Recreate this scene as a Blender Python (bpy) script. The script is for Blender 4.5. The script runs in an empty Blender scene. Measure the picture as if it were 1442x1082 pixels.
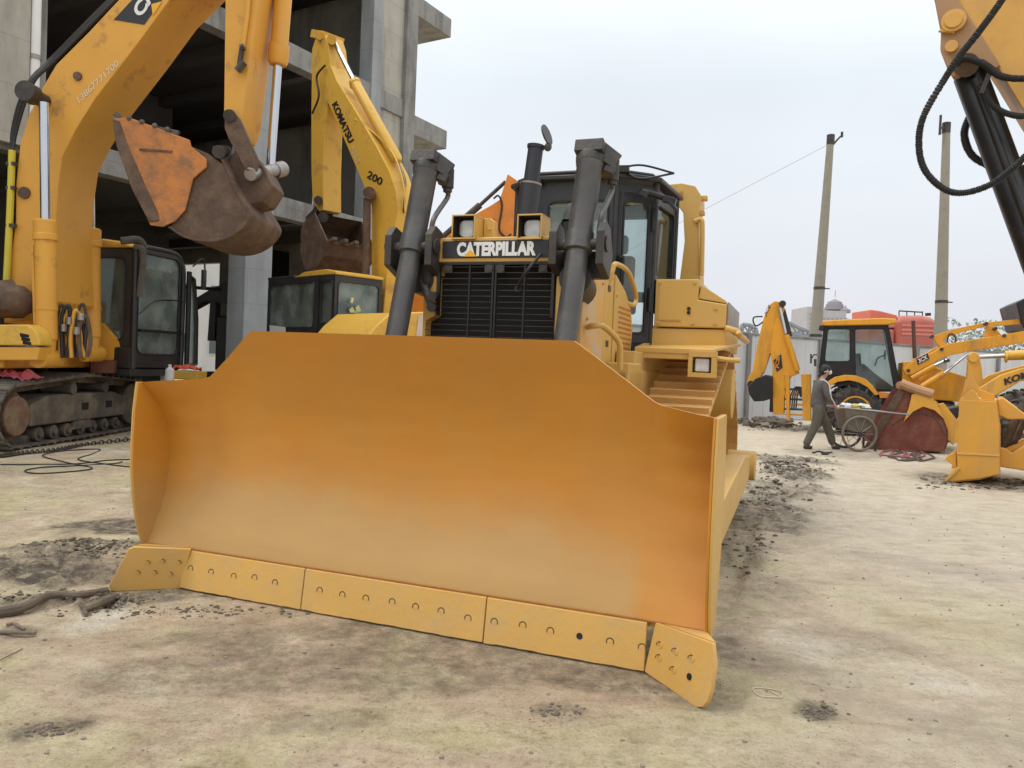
import bpy, bmesh, math, random
import numpy as np
from mathutils import Vector, Matrix, noise
random.seed(7)
rad = math.radians
S = bpy.context.scene
C = bpy.context.collection
# ------------------------------------------------------------------ camera
FPX, CH, PIT, ROL = 1083.0, 1.45, rad(1.48), rad(2.43)
cF = np.array([0, math.cos(PIT), -math.sin(PIT)])
_R = np.array([1, 0, 0.]); _U = np.array([0, math.sin(PIT), math.cos(PIT)])
cR = math.cos(ROL)*_R + math.sin(ROL)*_U
cU = -math.sin(ROL)*_R + math.cos(ROL)*_U
cC = np.array([0, 0, CH])
cam = bpy.data.objects.new('camera', bpy.data.cameras.new('camera')); C.objects.link(cam)
m = Matrix.Identity(4)
for i in range(3):
    m[i][0] = cR[i]; m[i][1] = cU[i]; m[i][2] = -cF[i]; m[i][3] = cC[i]
cam.matrix_world = m
cam.data.sensor_width = 36; cam.data.lens = 36*FPX/1442; cam.data.clip_end = 3000; cam.data.clip_start = .05
S.camera = cam
# ------------------------------------------------------------------ sky, sun, exposure
SUN_EL, SUN_AZ = rad(58), rad(262)        # azimuth clockwise from +Y
w = bpy.data.worlds.new('World'); S.world = w; w.use_nodes = True
nt = w.node_tree; N = nt.nodes; K = nt.links
bg = N['Background']
sky = N.new('ShaderNodeTexSky'); sky.sky_type = 'NISHITA'; sky.sun_disc = False
sky.sun_elevation = SUN_EL; sky.sun_rotation = SUN_AZ; sky.dust_density = 4; sky.air_density = 1.2
tc = N.new('ShaderNodeTexCoord'); sp = N.new('ShaderNodeSeparateXYZ'); K.new(tc.outputs['Generated'], sp.inputs[0])
cr = N.new('ShaderNodeValToRGB'); K.new(sp.outputs['Z'], cr.inputs[0])
el = cr.color_ramp.elements
el[0].position = 0; el[0].color = (.82, .835, .885, 1)
el[1].position = 1; el[1].color = (2.1, 2.15, 2.2, 1)
e = el.new(.12); e.color = (.86, .885, .945, 1)
e = el.new(.34); e.color = (.885, .95, 1.01, 1)
e = el.new(.6); e.color = (1.45, 1.5, 1.56, 1)
nz = N.new('ShaderNodeTexNoise'); nz.inputs['Scale'].default_value = 1.6; nz.inputs['Detail'].default_value = 4; nz.inputs['Roughness'].default_value = .45
mp = N.new('ShaderNodeMapping'); mp.inputs['Scale'].default_value = (1, 1, 2.6); K.new(tc.outputs['Generated'], mp.inputs[0]); K.new(mp.outputs[0], nz.inputs['Vector'])
mr = N.new('ShaderNodeMapRange'); K.new(nz.outputs['Fac'], mr.inputs[0]); mr.inputs[1].default_value = .3; mr.inputs[2].default_value = .7; mr.inputs[3].default_value = .89; mr.inputs[4].default_value = 1.06
vm = N.new('ShaderNodeVectorMath'); vm.operation = 'SCALE'; K.new(cr.outputs[0], vm.inputs[0]); K.new(mr.outputs[0], vm.inputs['Scale'])
K.new(sky.outputs[0], bg.inputs[0]); bg.inputs[1].default_value = .05
bg2 = N.new('ShaderNodeBackground'); K.new(vm.outputs[0], bg2.inputs[0]); bg2.inputs[1].default_value = 1.0
ad = N.new('ShaderNodeMixShader'); ad.inputs[0].default_value = .92
K.new(bg.outputs[0], ad.inputs[1]); K.new(bg2.outputs[0], ad.inputs[2]); K.new(ad.outputs[0], N['World Output'].inputs[0])
sl = bpy.data.lights.new('sun', 'SUN'); sl.energy = 1.1; sl.angle = rad(16); sl.color = (1, .95, .87)
so = bpy.data.objects.new('sun', sl); C.objects.link(so)
d = Vector((math.sin(SUN_AZ)*math.cos(SUN_EL), math.cos(SUN_AZ)*math.cos(SUN_EL), math.sin(SUN_EL)))
so.rotation_euler = d.to_track_quat('Z', 'Y').to_euler()
S.view_settings.view_transform = 'Standard'; S.view_settings.look = 'None'; S.view_settings.gamma = 1
S.view_settings.exposure = 0.0; S.view_settings.use_curve_mapping = False
S.render.engine = 'CYCLES'; S.render.resolution_x = 1024; S.render.resolution_y = 768

# ------------------------------------------------------------------ measuring frames
class Fr:
    "local frame (origin on the ground, yaw); L() gives the local point on a local plane seen at photo pixel u,v"
    def __init__(s, o, yaw=0):
        s.o = np.array([o[0], o[1], o[2] if len(o) > 2 else 0.]); s.yaw = yaw
        c, n = math.cos(yaw), math.sin(yaw)
        s.M = np.array([[c, n, 0], [-n, c, 0], [0, 0, 1]])
    def L(s, u, v, **k):
        r = s.M @ (cF*FPX + cR*(u-721) - cU*(v-541)); c = s.M @ (cC-s.o)
        (a, val), = k.items(); i = 'xyz'.index(a); t = (val-c[i])/r[i]
        return Vector((c+t*r).tolist())
G = Fr((0, 0))

# ------------------------------------------------------------------ materials
MT = {}
def mat(name, col, rough=.5, metal=0., var=.12, scale=3., dirt=None, dirt_amt=.3, dirt_scale=2.5, bump=.0, bscale=40., streak=False, joints=0., coat=0., spec=.5, stops=(.45, .75)):
    if name in MT: return MT[name]
    M = bpy.data.materials.new(name); M.use_nodes = True; MT[name] = M
    n = M.node_tree.nodes; l = M.node_tree.links; b = n['Principled BSDF']
    b.inputs['Coat Roughness'].default_value = .22
    b.inputs['Metallic'].default_value = metal; b.inputs['Coat Weight'].default_value = coat
    b.inputs['Specular IOR Level'].default_value = spec
    tc = n.new('ShaderNodeTexCoord')
    a = n.new('ShaderNodeTexNoise'); a.inputs['Scale'].default_value = scale; a.inputs['Detail'].default_value = 5; l.new(tc.outputs['Object'], a.inputs['Vector'])
    mx = n.new('ShaderNodeMixRGB'); mx.inputs[1].default_value = (*[c*(1-var) for c in col], 1); mx.inputs[2].default_value = (*[min(1, c*(1+var)) for c in col], 1)
    l.new(a.outputs['Fac'], mx.inputs[0]); out = mx.outputs[0]
    rg = n.new('ShaderNodeMapRange'); rg.inputs[3].default_value = rough-.08; rg.inputs[4].default_value = min(1, rough+.12); l.new(a.outputs['Fac'], rg.inputs[0]); ro = rg.outputs[0]
    if dirt:
        d = n.new('ShaderNodeTexNoise'); d.inputs['Scale'].default_value = dirt_scale; d.inputs['Detail'].default_value = 8; d.inputs['Roughness'].default_value = .65
        if streak:
            q = n.new('ShaderNodeMapping'); q.inputs['Scale'].default_value = (1, 1, .22); l.new(tc.outputs['Object'], q.inputs[0]); l.new(q.outputs[0], d.inputs['Vector'])
        else: l.new(tc.outputs['Object'], d.inputs['Vector'])
        r = n.new('ShaderNodeMapRange'); r.inputs[1].default_value = stops[0]; r.inputs[2].default_value = stops[1]; r.inputs[4].default_value = dirt_amt; l.new(d.outputs['Fac'], r.inputs[0])
        m2 = n.new('ShaderNodeMixRGB'); l.new(r.outputs[0], m2.inputs[0]); l.new(out, m2.inputs[1]); m2.inputs[2].default_value = (*dirt, 1); out = m2.outputs[0]
        m3 = n.new('ShaderNodeMixRGB'); l.new(r.outputs[0], m3.inputs[0]); l.new(ro, m3.inputs[1]); m3.inputs[2].default_value = (.85,)*3+(1,); ro = m3.outputs[0]
    if joints:
        bk = n.new('ShaderNodeTexBrick'); bk.inputs['Scale'].default_value = 1/joints; bk.inputs['Mortar Size'].default_value = .012; bk.inputs['Mortar Smooth'].default_value = .6; bk.offset = .5
        bk.inputs['Color1'].default_value = (1, 1, 1, 1); bk.inputs['Color2'].default_value = (.84, .84, .84, 1); bk.inputs['Mortar'].default_value = (.5, .5, .48, 1); bk.inputs['Brick Width'].default_value = 1.6; bk.inputs['Row Height'].default_value = .7
        q = n.new('ShaderNodeMapping'); q.inputs['Rotation'].default_value = (math.pi/2, 0, 0); l.new(tc.outputs['Object'], q.inputs[0]); l.new(q.outputs[0], bk.inputs['Vector'])
        mj = n.new('ShaderNodeMixRGB'); mj.blend_type = 'MULTIPLY'; mj.inputs[0].default_value = .4; l.new(out, mj.inputs[1]); l.new(bk.outputs['Color'], mj.inputs[2]); out = mj.outputs[0]
    l.new(out, b.inputs['Base Color']); l.new(ro, b.inputs['Roughness'])
    if bump:
        h = n.new('ShaderNodeTexNoise'); h.inputs['Scale'].default_value = bscale; h.inputs['Detail'].default_value = 6; l.new(tc.outputs['Object'], h.inputs['Vector'])
        bp = n.new('ShaderNodeBump'); bp.inputs['Strength'].default_value = bump; bp.inputs['Distance'].default_value = .02; l.new(h.outputs['Fac'], bp.inputs['Height']); l.new(bp.outputs[0], b.inputs['Normal'])
    return M
def glass(name, tint, alpha=.55, rough=.06):
    M = bpy.data.materials.new(name); M.use_nodes = True; MT[name] = M
    n = M.node_tree.nodes; l = M.node_tree.links; n.remove(n['Principled BSDF'])
    t = n.new('ShaderNodeBsdfTransparent'); t.inputs[0].default_value = (*tint, 1)
    g = n.new('ShaderNodeBsdfGlossy'); g.inputs['Roughness'].default_value = rough; g.inputs[0].default_value = (.8, .9, .88, 1)
    df = n.new('ShaderNodeBsdfDiffuse'); df.inputs[0].default_value = (.34, .40, .37, 1)
    f = n.new('ShaderNodeFresnel'); f.inputs[0].default_value = 1.5
    nz = n.new('ShaderNodeTexNoise'); nz.inputs['Scale'].default_value = 2.2; nz.inputs['Detail'].default_value = 5
    tc = n.new('ShaderNodeTexCoord'); l.new(tc.outputs['Object'], nz.inputs['Vector'])
    r = n.new('ShaderNodeMapRange'); r.inputs[1].default_value = .35; r.inputs[2].default_value = .75; r.inputs[3].default_value = alpha*.25; r.inputs[4].default_value = alpha; l.new(nz.outputs['Fac'], r.inputs[0])
    m0 = n.new('ShaderNodeMixShader'); l.new(r.outputs[0], m0.inputs[0]); l.new(t.outputs[0], m0.inputs[1]); l.new(df.outputs[0], m0.inputs[2])
    m1 = n.new('ShaderNodeMixShader'); l.new(f.outputs[0], m1.inputs[0]); l.new(m0.outputs[0], m1.inputs[1]); l.new(g.outputs[0], m1.inputs[2])
    l.new(m1.outputs[0], n['Material Output'].inputs[0]); return M

DUST = (.40, .31, .20)
mat('dozer_paint', (.60, .36, .085), .40, var=.07, scale=1.3, dirt=(.52, .37, .17), dirt_amt=.45, dirt_scale=1.6, bump=.05, bscale=60, spec=.5)
mat('blade_paint', (.555, .225, .02), .34, var=.06, scale=1.2, dirt=(.50, .25, .05), dirt_amt=.5, dirt_scale=1.6, bump=.03, bscale=5, coat=.12, stops=(.4, .7))
def sheen_dust_band(M):
    "pale band along the lower face: sky reflection and dust painted into the colour"
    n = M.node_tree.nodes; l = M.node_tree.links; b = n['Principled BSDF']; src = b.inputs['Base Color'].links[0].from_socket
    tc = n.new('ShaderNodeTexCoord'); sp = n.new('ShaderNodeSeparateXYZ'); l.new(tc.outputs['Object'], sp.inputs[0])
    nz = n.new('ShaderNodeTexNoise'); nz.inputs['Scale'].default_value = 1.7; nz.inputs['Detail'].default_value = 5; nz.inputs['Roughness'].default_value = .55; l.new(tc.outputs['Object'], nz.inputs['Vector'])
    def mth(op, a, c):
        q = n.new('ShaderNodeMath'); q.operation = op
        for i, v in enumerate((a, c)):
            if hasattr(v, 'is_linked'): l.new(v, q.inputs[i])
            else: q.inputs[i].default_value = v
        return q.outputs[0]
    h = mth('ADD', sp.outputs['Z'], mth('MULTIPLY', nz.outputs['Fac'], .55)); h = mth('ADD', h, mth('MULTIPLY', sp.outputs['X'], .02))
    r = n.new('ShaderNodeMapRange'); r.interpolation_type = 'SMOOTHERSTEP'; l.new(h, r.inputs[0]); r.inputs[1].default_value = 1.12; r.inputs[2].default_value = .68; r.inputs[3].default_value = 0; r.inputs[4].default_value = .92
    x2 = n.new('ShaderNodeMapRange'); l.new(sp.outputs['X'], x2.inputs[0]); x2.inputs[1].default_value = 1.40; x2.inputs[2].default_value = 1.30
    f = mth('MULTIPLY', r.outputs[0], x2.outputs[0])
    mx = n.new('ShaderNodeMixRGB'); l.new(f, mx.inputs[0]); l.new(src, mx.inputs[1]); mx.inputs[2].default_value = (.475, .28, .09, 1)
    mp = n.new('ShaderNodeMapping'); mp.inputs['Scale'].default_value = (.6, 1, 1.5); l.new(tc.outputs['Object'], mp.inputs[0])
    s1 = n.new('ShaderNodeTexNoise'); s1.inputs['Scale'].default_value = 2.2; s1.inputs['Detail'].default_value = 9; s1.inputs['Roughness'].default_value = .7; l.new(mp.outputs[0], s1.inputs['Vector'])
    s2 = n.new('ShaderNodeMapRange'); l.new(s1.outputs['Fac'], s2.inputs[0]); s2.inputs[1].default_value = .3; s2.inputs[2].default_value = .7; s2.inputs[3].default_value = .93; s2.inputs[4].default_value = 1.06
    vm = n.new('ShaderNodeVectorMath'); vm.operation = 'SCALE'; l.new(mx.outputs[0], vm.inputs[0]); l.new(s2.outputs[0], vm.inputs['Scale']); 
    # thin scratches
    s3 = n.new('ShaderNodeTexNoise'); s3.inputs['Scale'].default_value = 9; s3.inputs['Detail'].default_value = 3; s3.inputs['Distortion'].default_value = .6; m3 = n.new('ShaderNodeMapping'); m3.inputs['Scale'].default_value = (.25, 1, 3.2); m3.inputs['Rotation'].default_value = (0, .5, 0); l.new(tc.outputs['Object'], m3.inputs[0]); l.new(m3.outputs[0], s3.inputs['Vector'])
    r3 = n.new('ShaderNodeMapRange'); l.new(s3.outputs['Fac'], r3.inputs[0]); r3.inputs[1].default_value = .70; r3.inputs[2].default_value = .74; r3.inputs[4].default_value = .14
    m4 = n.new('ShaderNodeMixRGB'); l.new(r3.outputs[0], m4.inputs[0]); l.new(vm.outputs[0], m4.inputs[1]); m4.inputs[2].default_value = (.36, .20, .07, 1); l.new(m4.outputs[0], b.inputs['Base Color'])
sheen_dust_band(MT['blade_paint'])  # pale sky reflection and dust of the lower blade, put into its colour
mat('blade_edge', (.66, .385, .10), .5, var=.07, dirt=(.50, .36, .19), dirt_amt=.5, dirt_scale=5, bump=.12, bscale=30)
mat('excavator_paint', (.68, .34, .045), .45, var=.12, scale=2, dirt=(.16, .09, .05), dirt_amt=.8, dirt_scale=2.6, bump=.15, stops=(.59, .77))
mat('komatsu_paint', (.68, .40, .055), .45, var=.1, dirt=(.20, .12, .07), dirt_amt=.7, dirt_scale=3, bump=.1, stops=(.54, .76))
mat('jcb_paint', (.74, .34, .02), .35, var=.1, dirt=(.30, .17, .07), dirt_amt=.75, dirt_scale=3.2, streak=True, stops=(.5, .72))
mat('loader_paint', (.70, .36, .05), .4, var=.1, dirt=(.30, .19, .10), dirt_amt=.75, dirt_scale=3, streak=True, stops=(.5, .72))
mat('orange_paint', (.72, .24, .025), .4, var=.1, dirt=(.2, .1, .05), dirt_amt=.4)
mat('bucket_orange', (.52, .19, .045), .6, var=.3, scale=4, dirt=(.20, .12, .07), dirt_amt=.85, dirt_scale=3.4, bump=.4, stops=(.47, .66))
mat('bucket_rust', (.095, .055, .035), .7, var=.5, scale=7, dirt=(.25, .17, .11), dirt_amt=.6, dirt_scale=4, bump=.5)
mat('red_rust', (.16, .04, .025), .7, var=.4, scale=5, dirt=(.30, .17, .11), dirt_amt=.5, dirt_scale=4, bump=.4)
mat('dark_steel', (.042, .038, .036), .45, metal=.2, var=.2, dirt=(.15, .12, .09), dirt_amt=.45, dirt_scale=6, bump=.15)
mat('cylinder_grey', (.072, .069, .066), .33, metal=.1, var=.12, dirt=(.20, .18, .15), dirt_amt=.4, dirt_scale=5, bump=.05)
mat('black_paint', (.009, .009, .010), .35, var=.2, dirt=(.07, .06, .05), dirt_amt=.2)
mat('cab_black', (.022, .023, .027), .38, var=.15, dirt=(.09, .08, .065), dirt_amt=.35, dirt_scale=2)
mat('rubber', (.035, .033, .032), .7, var=.25, dirt=(.22, .19, .15), dirt_amt=.75, dirt_scale=6, bump=.3)
mat('hose', (.02, .02, .021), .5, var=.2)
mat('chrome', (.62, .63, .65), .18, metal=1., var=.05)
mat('worn_steel', (.34, .32, .30), .4, metal=.8, var=.25, dirt=(.2, .13, .08), dirt_amt=.5)
mat('track_grey', (.10, .085, .07), .75, metal=.1, var=.35, scale=8, dirt=(.30, .235, .165), dirt_amt=.85, dirt_scale=3, bump=.5)
mat('track_yellow', (.52, .29, .085), .62, var=.15, scale=6, dirt=(.40, .26, .13), dirt_amt=.5, dirt_scale=7, bump=.3)
mat('concrete', (.27, .265, .25), .9, var=.3, scale=2.5, dirt=(.09, .088, .08), dirt_amt=.9, dirt_scale=2.2, bump=.4, bscale=12, streak=True, joints=1.3)
mat('concrete_blue', (.33, .35, .36), .9, var=.2, scale=1.5, dirt=(.17, .18, .18), dirt_amt=.7, dirt_scale=1.5, bump=.3, bscale=12, streak=True, joints=1.3)
mat('plaster', (.42, .40, .345), .9, var=.16, scale=1.4, dirt=(.19, .18, .155), dirt_amt=.85, dirt_scale=1.6, bump=.2, streak=True, joints=1.3)
mat('shaded_concrete', (.085, .08, .08), .95, var=.3, scale=.8, bump=.2)  # concrete inside the hall, its shade put into the colour
mat('matt_black', (.012, .012, .012), .95, var=.5, scale=.6)  # plain black; in the hall it stands in for deep shade
mat('pale_wall', (.55, .56, .55), .9, var=.1, scale=.5, dirt=(.36, .36, .34), dirt_amt=.6, dirt_scale=.6, streak=True)
mat('wall_sheet', (.56, .57, .58), .6, var=.1, scale=.6, dirt=(.42, .41, .40), dirt_amt=.6, dirt_scale=.8, streak=True)
mat('pole_concrete', (.30, .28, .23), .9, var=.15, scale=3, dirt=(.17, .15, .12), dirt_amt=.6, dirt_scale=3, bump=.2)
mat('white', (.75, .75, .73), .5, var=.06)
mat('white_bag', (.68, .68, .68), .7, var=.12, scale=8)
mat('red_truck', (.46, .12, .09), .35, var=.1, dirt=(.45, .25, .2), dirt_amt=.35)
mat('pink', (.72, .16, .20), .7, var=.2, scale=9)
mat('lens', (.62, .63, .60), .2, var=.35, scale=22, metal=.25)
mat('sign_black', (.02, .019, .021), .4, var=.1)
mat('tower_grey', (.40, .39, .40), .9, var=.1, scale=.3)
mat('tower_roof', (.27, .25, .26), .9, var=.1)
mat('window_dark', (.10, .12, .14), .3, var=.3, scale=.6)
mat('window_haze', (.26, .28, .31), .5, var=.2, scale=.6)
mat('skin', (.42, .24, .17), .6, var=.05)
mat('hair', (.012, .011, .010), .6, var=.1)
mat('jacket', (.115, .105, .105), .9, var=.3, scale=14, bump=.6, bscale=22)
mat('trousers', (.105, .095, .072), .9, var=.3, scale=14, bump=.6, bscale=22)
mat('shoe', (.06, .05, .04), .7, var=.3)
mat('wood', (.12, .09, .065), .85, var=.4, scale=8, bump=.6, dirt=(.3, .25, .19), dirt_amt=.6)
mat('cart_metal', (.19, .165, .135), .6, metal=.3, var=.3, scale=8, dirt=(.22, .12, .06), dirt_amt=.6)
mat('stone', (.26, .225, .18), .95, var=.3, scale=7, bump=.4)
mat('dark_clod', (.13, .105, .078), .95, var=.4, scale=9, bump=.5)
mat('seat_red', (.34, .05, .05), .8, var=.2)
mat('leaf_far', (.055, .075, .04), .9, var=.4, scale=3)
mat('cable', (.02, .02, .02), .6)
glass('cab_glass', (.62, .72, .68), .75)  # large pale diffuse share imitates reflections on the panes
glass('pale_glass', (.88, .93, .93), .22)
glass('dark_glass', (.34, .42, .39), .4)
X = MT

# ------------------------------------------------------------------ mesh builder
def cat_path(pts, k=6):
    P = [Vector(p) for p in pts]
    if len(P) < 3: return P
    P = [P[0]*2-P[1]] + P + [P[-1]*2-P[-2]]; out = []
    for i in range(1, len(P)-2):
        a, b, c, d = P[i-1:i+3]
        for j in range(k):
            t = j/k
            out.append(.5*((2*b)+(c-a)*t+(2*a-5*b+4*c-d)*t*t+(3*b-a-3*c+d)*t**3))
    out.append(P[-2]); return out
class MB:
    def __init__(s, xf=None): s.v = []; s.f = []; s.xf = xf
    def add(s, vs, fs):
        o = len(s.v); vs = [Vector(v) for v in vs]
        if s.xf: vs = [s.xf @ v for v in vs]
        s.v += vs; s.f += [tuple(i+o for i in f) for f in fs]; return s
    def box(s, x0, x1, y0, y1, z0, z1):
        return s.add([(x0, y0, z0), (x1, y0, z0), (x1, y1, z0), (x0, y1, z0), (x0, y0, z1), (x1, y0, z1), (x1, y1, z1), (x0, y1, z1)],
                     [(3, 2, 1, 0), (4, 5, 6, 7), (0, 1, 5, 4), (1, 2, 6, 5), (2, 3, 7, 6), (3, 0, 4, 7)])
    def bar(s, a, b, w, h, up=(0, 0, 1)):
        a = Vector(a); b = Vector(b); d = (b-a).normalized(); u = Vector(up)
        if abs(d.dot(u)) > .98: u = Vector((0, 1, 0))
        r = d.cross(u).normalized(); u = r.cross(d)
        vs = [p+r*i*w/2+u*j*h/2 for p in (a, b) for i, j in ((-1, -1), (1, -1), (1, 1), (-1, 1))]
        return s.add(vs, [(0, 1, 2, 3), (7, 6, 5, 4), (1, 0, 4, 5), (2, 1, 5, 6), (3, 2, 6, 7), (0, 3, 7, 4)])
    def cyl(s, a, b, r0, r1=None, n=20, caps=True):
        return s.rings([a, b], [r0, r0 if r1 is None else r1], n, caps)
    def rings(s, pts, rs, n=16, caps=True):
        P = [Vector(p) for p in pts]; d0 = (P[1]-P[0]).normalized()
        u = Vector((0, 0, 1)) if abs(d0.z) < .9 else Vector((1, 0, 0))
        vs = []
        for i, p in enumerate(P):
            d = (P[min(i+1, len(P)-1)]-P[max(i-1, 0)])
            if d.length < 1e-7: d = d0.copy()
            d.normalize(); u = (u-d*u.dot(d)).normalized(); r = d.cross(u)
            vs += [p+(u*math.cos(2*math.pi*j/n)+r*math.sin(2*math.pi*j/n))*rs[i] for j in range(n)]
        fs = [(i*n+j, i*n+(j+1) % n, (i+1)*n+(j+1) % n, (i+1)*n+j) for i in range(len(P)-1) for j in range(n)]
        if caps: fs += [tuple(reversed(range(n))), tuple(range((len(P)-1)*n, len(P)*n))]
        return s.add(vs, fs)
    def steps(s, a, b, prof, n=24):
        "lathe: prof = (t along a->b in metres, radius)"
        a = Vector(a); d = (Vector(b)-a).normalized()
        vs = []; u = Vector((0, 0, 1)) if abs(d.z) < .9 else Vector((1, 0, 0)); u = (u-d*u.dot(d)).normalized(); r = d.cross(u)
        for t, q in prof: vs += [a+d*t+(u*math.cos(2*math.pi*j/n)+r*math.sin(2*math.pi*j/n))*q for j in range(n)]
        m = len(prof)
        fs = [(i*n+j, i*n+(j+1) % n, (i+1)*n+(j+1) % n, (i+1)*n+j) for i in range(m-1) for j in range(n)]
        fs += [tuple(reversed(range(n))), tuple(range((m-1)*n, m*n))]
        return s.add(vs, fs)
    def tube(s, pts, r, n=8, k=6):
        P = cat_path(pts, k) if k > 1 else [Vector(p) for p in pts]
        return s.rings(P, [r]*len(P), n)
    def prism(s, poly, ext):
        P = [Vector(p) for p in poly]; e = Vector(ext); n = len(P)
        return s.add(P+[p+e for p in P], [tuple(range(n)), tuple(reversed(range(n, 2*n)))]+[(i, i+n, (i+1) % n+n, (i+1) % n) for i in range(n)])
    def ball(s, c, r, sc=(1, 1, 1), n=12, jit=0):
        c = Vector(c); vs = [c+Vector((0, 0, r*sc[2]))]; m = n//2
        for i in range(1, m):
            a = math.pi*i/m
            for j in range(n):
                b = 2*math.pi*j/n; q = 1+random.uniform(-jit, jit)
                vs.append(c+Vector((math.sin(a)*math.cos(b)*sc[0], math.sin(a)*math.sin(b)*sc[1], math.cos(a)*sc[2]))*r*q)
        vs.append(c-Vector((0, 0, r*sc[2]))); L = len(vs)-1
        fs = [(0, 1+j, 1+(j+1) % n) for j in range(n)]
        fs += [(1+(i-1)*n+j, 1+i*n+j, 1+i*n+(j+1) % n, 1+(i-1)*n+(j+1) % n) for i in range(1, m-1) for j in range(n)]
        fs += [(L, L-n+(j+1) % n, L-n+j) for j in range(n)]
        return s.add(vs, fs)
    def obj(s, name, material, parent=None, bevel=0., seg=2, angle=32, label=None):
        me = bpy.data.meshes.new(name); me.from_pydata([tuple(v) for v in s.v], [], s.f); me.update()
        b = bmesh.new(); b.from_mesh(me); bmesh.ops.recalc_face_normals(b, faces=b.faces); b.to_mesh(me); b.free()
        me.polygons.foreach_set('use_smooth', [True]*len(me.polygons)); me.set_sharp_from_angle(angle=rad(angle))
        me.materials.append(material); o = bpy.data.objects.new(name, me); C.objects.link(o)
        if bevel:
            q = o.modifiers.new('bevel', 'BEVEL'); q.width = bevel; q.segments = seg; q.limit_method = 'ANGLE'; q.angle_limit = rad(40); q.harden_normals = True
        if parent: o.parent = parent.e if isinstance(parent, Thing) else parent
        if label: o['label'] = label
        return o
class Thing(Fr):
    def __init__(s, name, label, cat, o, yaw=0, group=None):
        Fr.__init__(s, o, yaw)
        s.e = bpy.data.objects.new(name, None); C.objects.link(s.e); s.e.location = s.o.tolist(); s.e.rotation_euler.z = yaw
        s.e.empty_display_size = .3; s.e['label'] = label; s.e['category'] = cat
        if group: s.e['group'] = group
    def tr(s, pts, **k): return [s.L(u, v, **k) for u, v in pts]
def tag(o, label, cat, group=None):
    o['label'] = label; o['category'] = cat
    if group: o['group'] = group
    return o
def struct(o, kind='structure'): o['kind'] = kind; return o
def text(name, body, o, ex, ey, material, parent, bold=0., ext=.004, label=None, shear=0):
    "lettering filling the rectangle o, o+ex, o+ey (local)"
    cu = bpy.data.curves.new('t', 'FONT'); cu.body = body; cu.offset = bold; cu.shear = shear; cu.resolution_u = 4
    ob = bpy.data.objects.new('t', cu); C.objects.link(ob); dg = bpy.context.evaluated_depsgraph_get(); dg.update()
    me = bpy.data.meshes.new_from_object(ob.evaluated_get(dg)); bpy.data.objects.remove(ob)
    co = [v.co.copy() for v in me.vertices]
    x0 = min(c.x for c in co); x1 = max(c.x for c in co); y0 = min(c.y for c in co); y1 = max(c.y for c in co)
    o, ex, ey = Vector(o), Vector(ex), Vector(ey); nrm = ex.cross(ey).normalized()
    vs = [o+ex*((c.x-x0)/(x1-x0))+ey*((c.y-y0)/(y1-y0)) for c in co]; n = len(vs)
    b = MB(); fs = [tuple(p.vertices) for p in me.polygons]
    b.add([v+nrm*ext for v in vs]+vs, fs)
    ed = {}
    for f in fs:
        for i in range(len(f)):
            k = tuple(sorted((f[i], f[(i+1) % len(f)]))); ed[k] = ed.get(k, 0)+1
    b.f += [(a, c, c+n, a+n) for (a, c), q in ed.items() if q == 1]
    bpy.data.meshes.remove(me)
    return b.obj(name, material, parent, label=label)
def hull(circs, n=40):
    pts = sorted({(round(cx+r*math.cos(2*math.pi*i/n), 4), round(cz+r*math.sin(2*math.pi*i/n), 4)) for cx, cz, r in circs for i in range(n)})
    def half(P):
        h = []
        for p in P:
            while len(h) > 1 and (h[-1][0]-h[-2][0])*(p[1]-h[-2][1])-(h[-1][1]-h[-2][1])*(p[0]-h[-2][0]) <= 0: h.pop()
            h.append(p)
        return h
    return half(pts)[:-1]+half(pts[::-1])[:-1]
def track(parent, circs, x0, x1, material, pitch=.2, thick=.03, grouser=.05, axis='y', linkmat=None, name='track'):
    "closed belt of shoes; path in the (axis, z) plane, width along the other axis"
    H = hull(circs); per = []; L = 0
    for i in range(len(H)):
        a, b = H[i], H[(i+1) % len(H)]; l = math.hypot(b[0]-a[0], b[1]-a[1]); per.append((L, l, a, b)); L += l
    n = max(8, round(L/pitch)); st = L/n
    def at(s):
        s %= L
        for q, l, a, b in per:
            if q <= s <= q+l+1e-9:
                t = (s-q)/l; return (a[0]+(b[0]-a[0])*t, a[1]+(b[1]-a[1])*t)
    mb = MB(); lk = MB()
    def V(w, p): return (w, p[0], p[1]) if axis == 'y' else (p[0], w, p[1])
    for i in range(n):
        a, b = at(i*st), at(i*st+st*.96); dx, dz = b[0]-a[0], b[1]-a[1]; l = math.hypot(dx, dz); nx, nz = dz/l, -dx/l   # outward (hull is ccw)
        def pt(t, h): return (a[0]+dx*t+nx*h, a[1]+dz*t+nz*h)
        prof = [pt(-.06, -thick), pt(1, -thick), pt(1, 0), pt(.98, grouser), pt(.86, grouser), pt(.82, 0), pt(.16, 0), pt(.1, .012), pt(-.04, .012)]
        mb.prism([V(x0, p) for p in prof], Vector(V(x1, (0, 0)))-Vector(V(x0, (0, 0))))
        xm = (x0+x1)/2; wd = abs(x1-x0)*.17
        for sgn in (-1, 1):
            c = xm+sgn*wd; prof2 = [pt(-.1, -thick-.002), pt(1.05, -thick-.002), pt(.95, -thick-.10), pt(0, -thick-.10)]
            lk.prism([V(c-.025, p) for p in prof2], Vector(V(c+.025, (0, 0)))-Vector(V(c-.025, (0, 0))))
        for t in (.4, .62):
            for sgn in (-1, 1):
                c = xm+sgn*wd; lk.cyl(V(c, pt(t, -.002)), V(c, pt(t, .018)), .016, n=8)
    mb.obj(name, material, parent, bevel=0); lk.obj('track_chain', linkmat or X['dark_steel'], parent)
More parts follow.
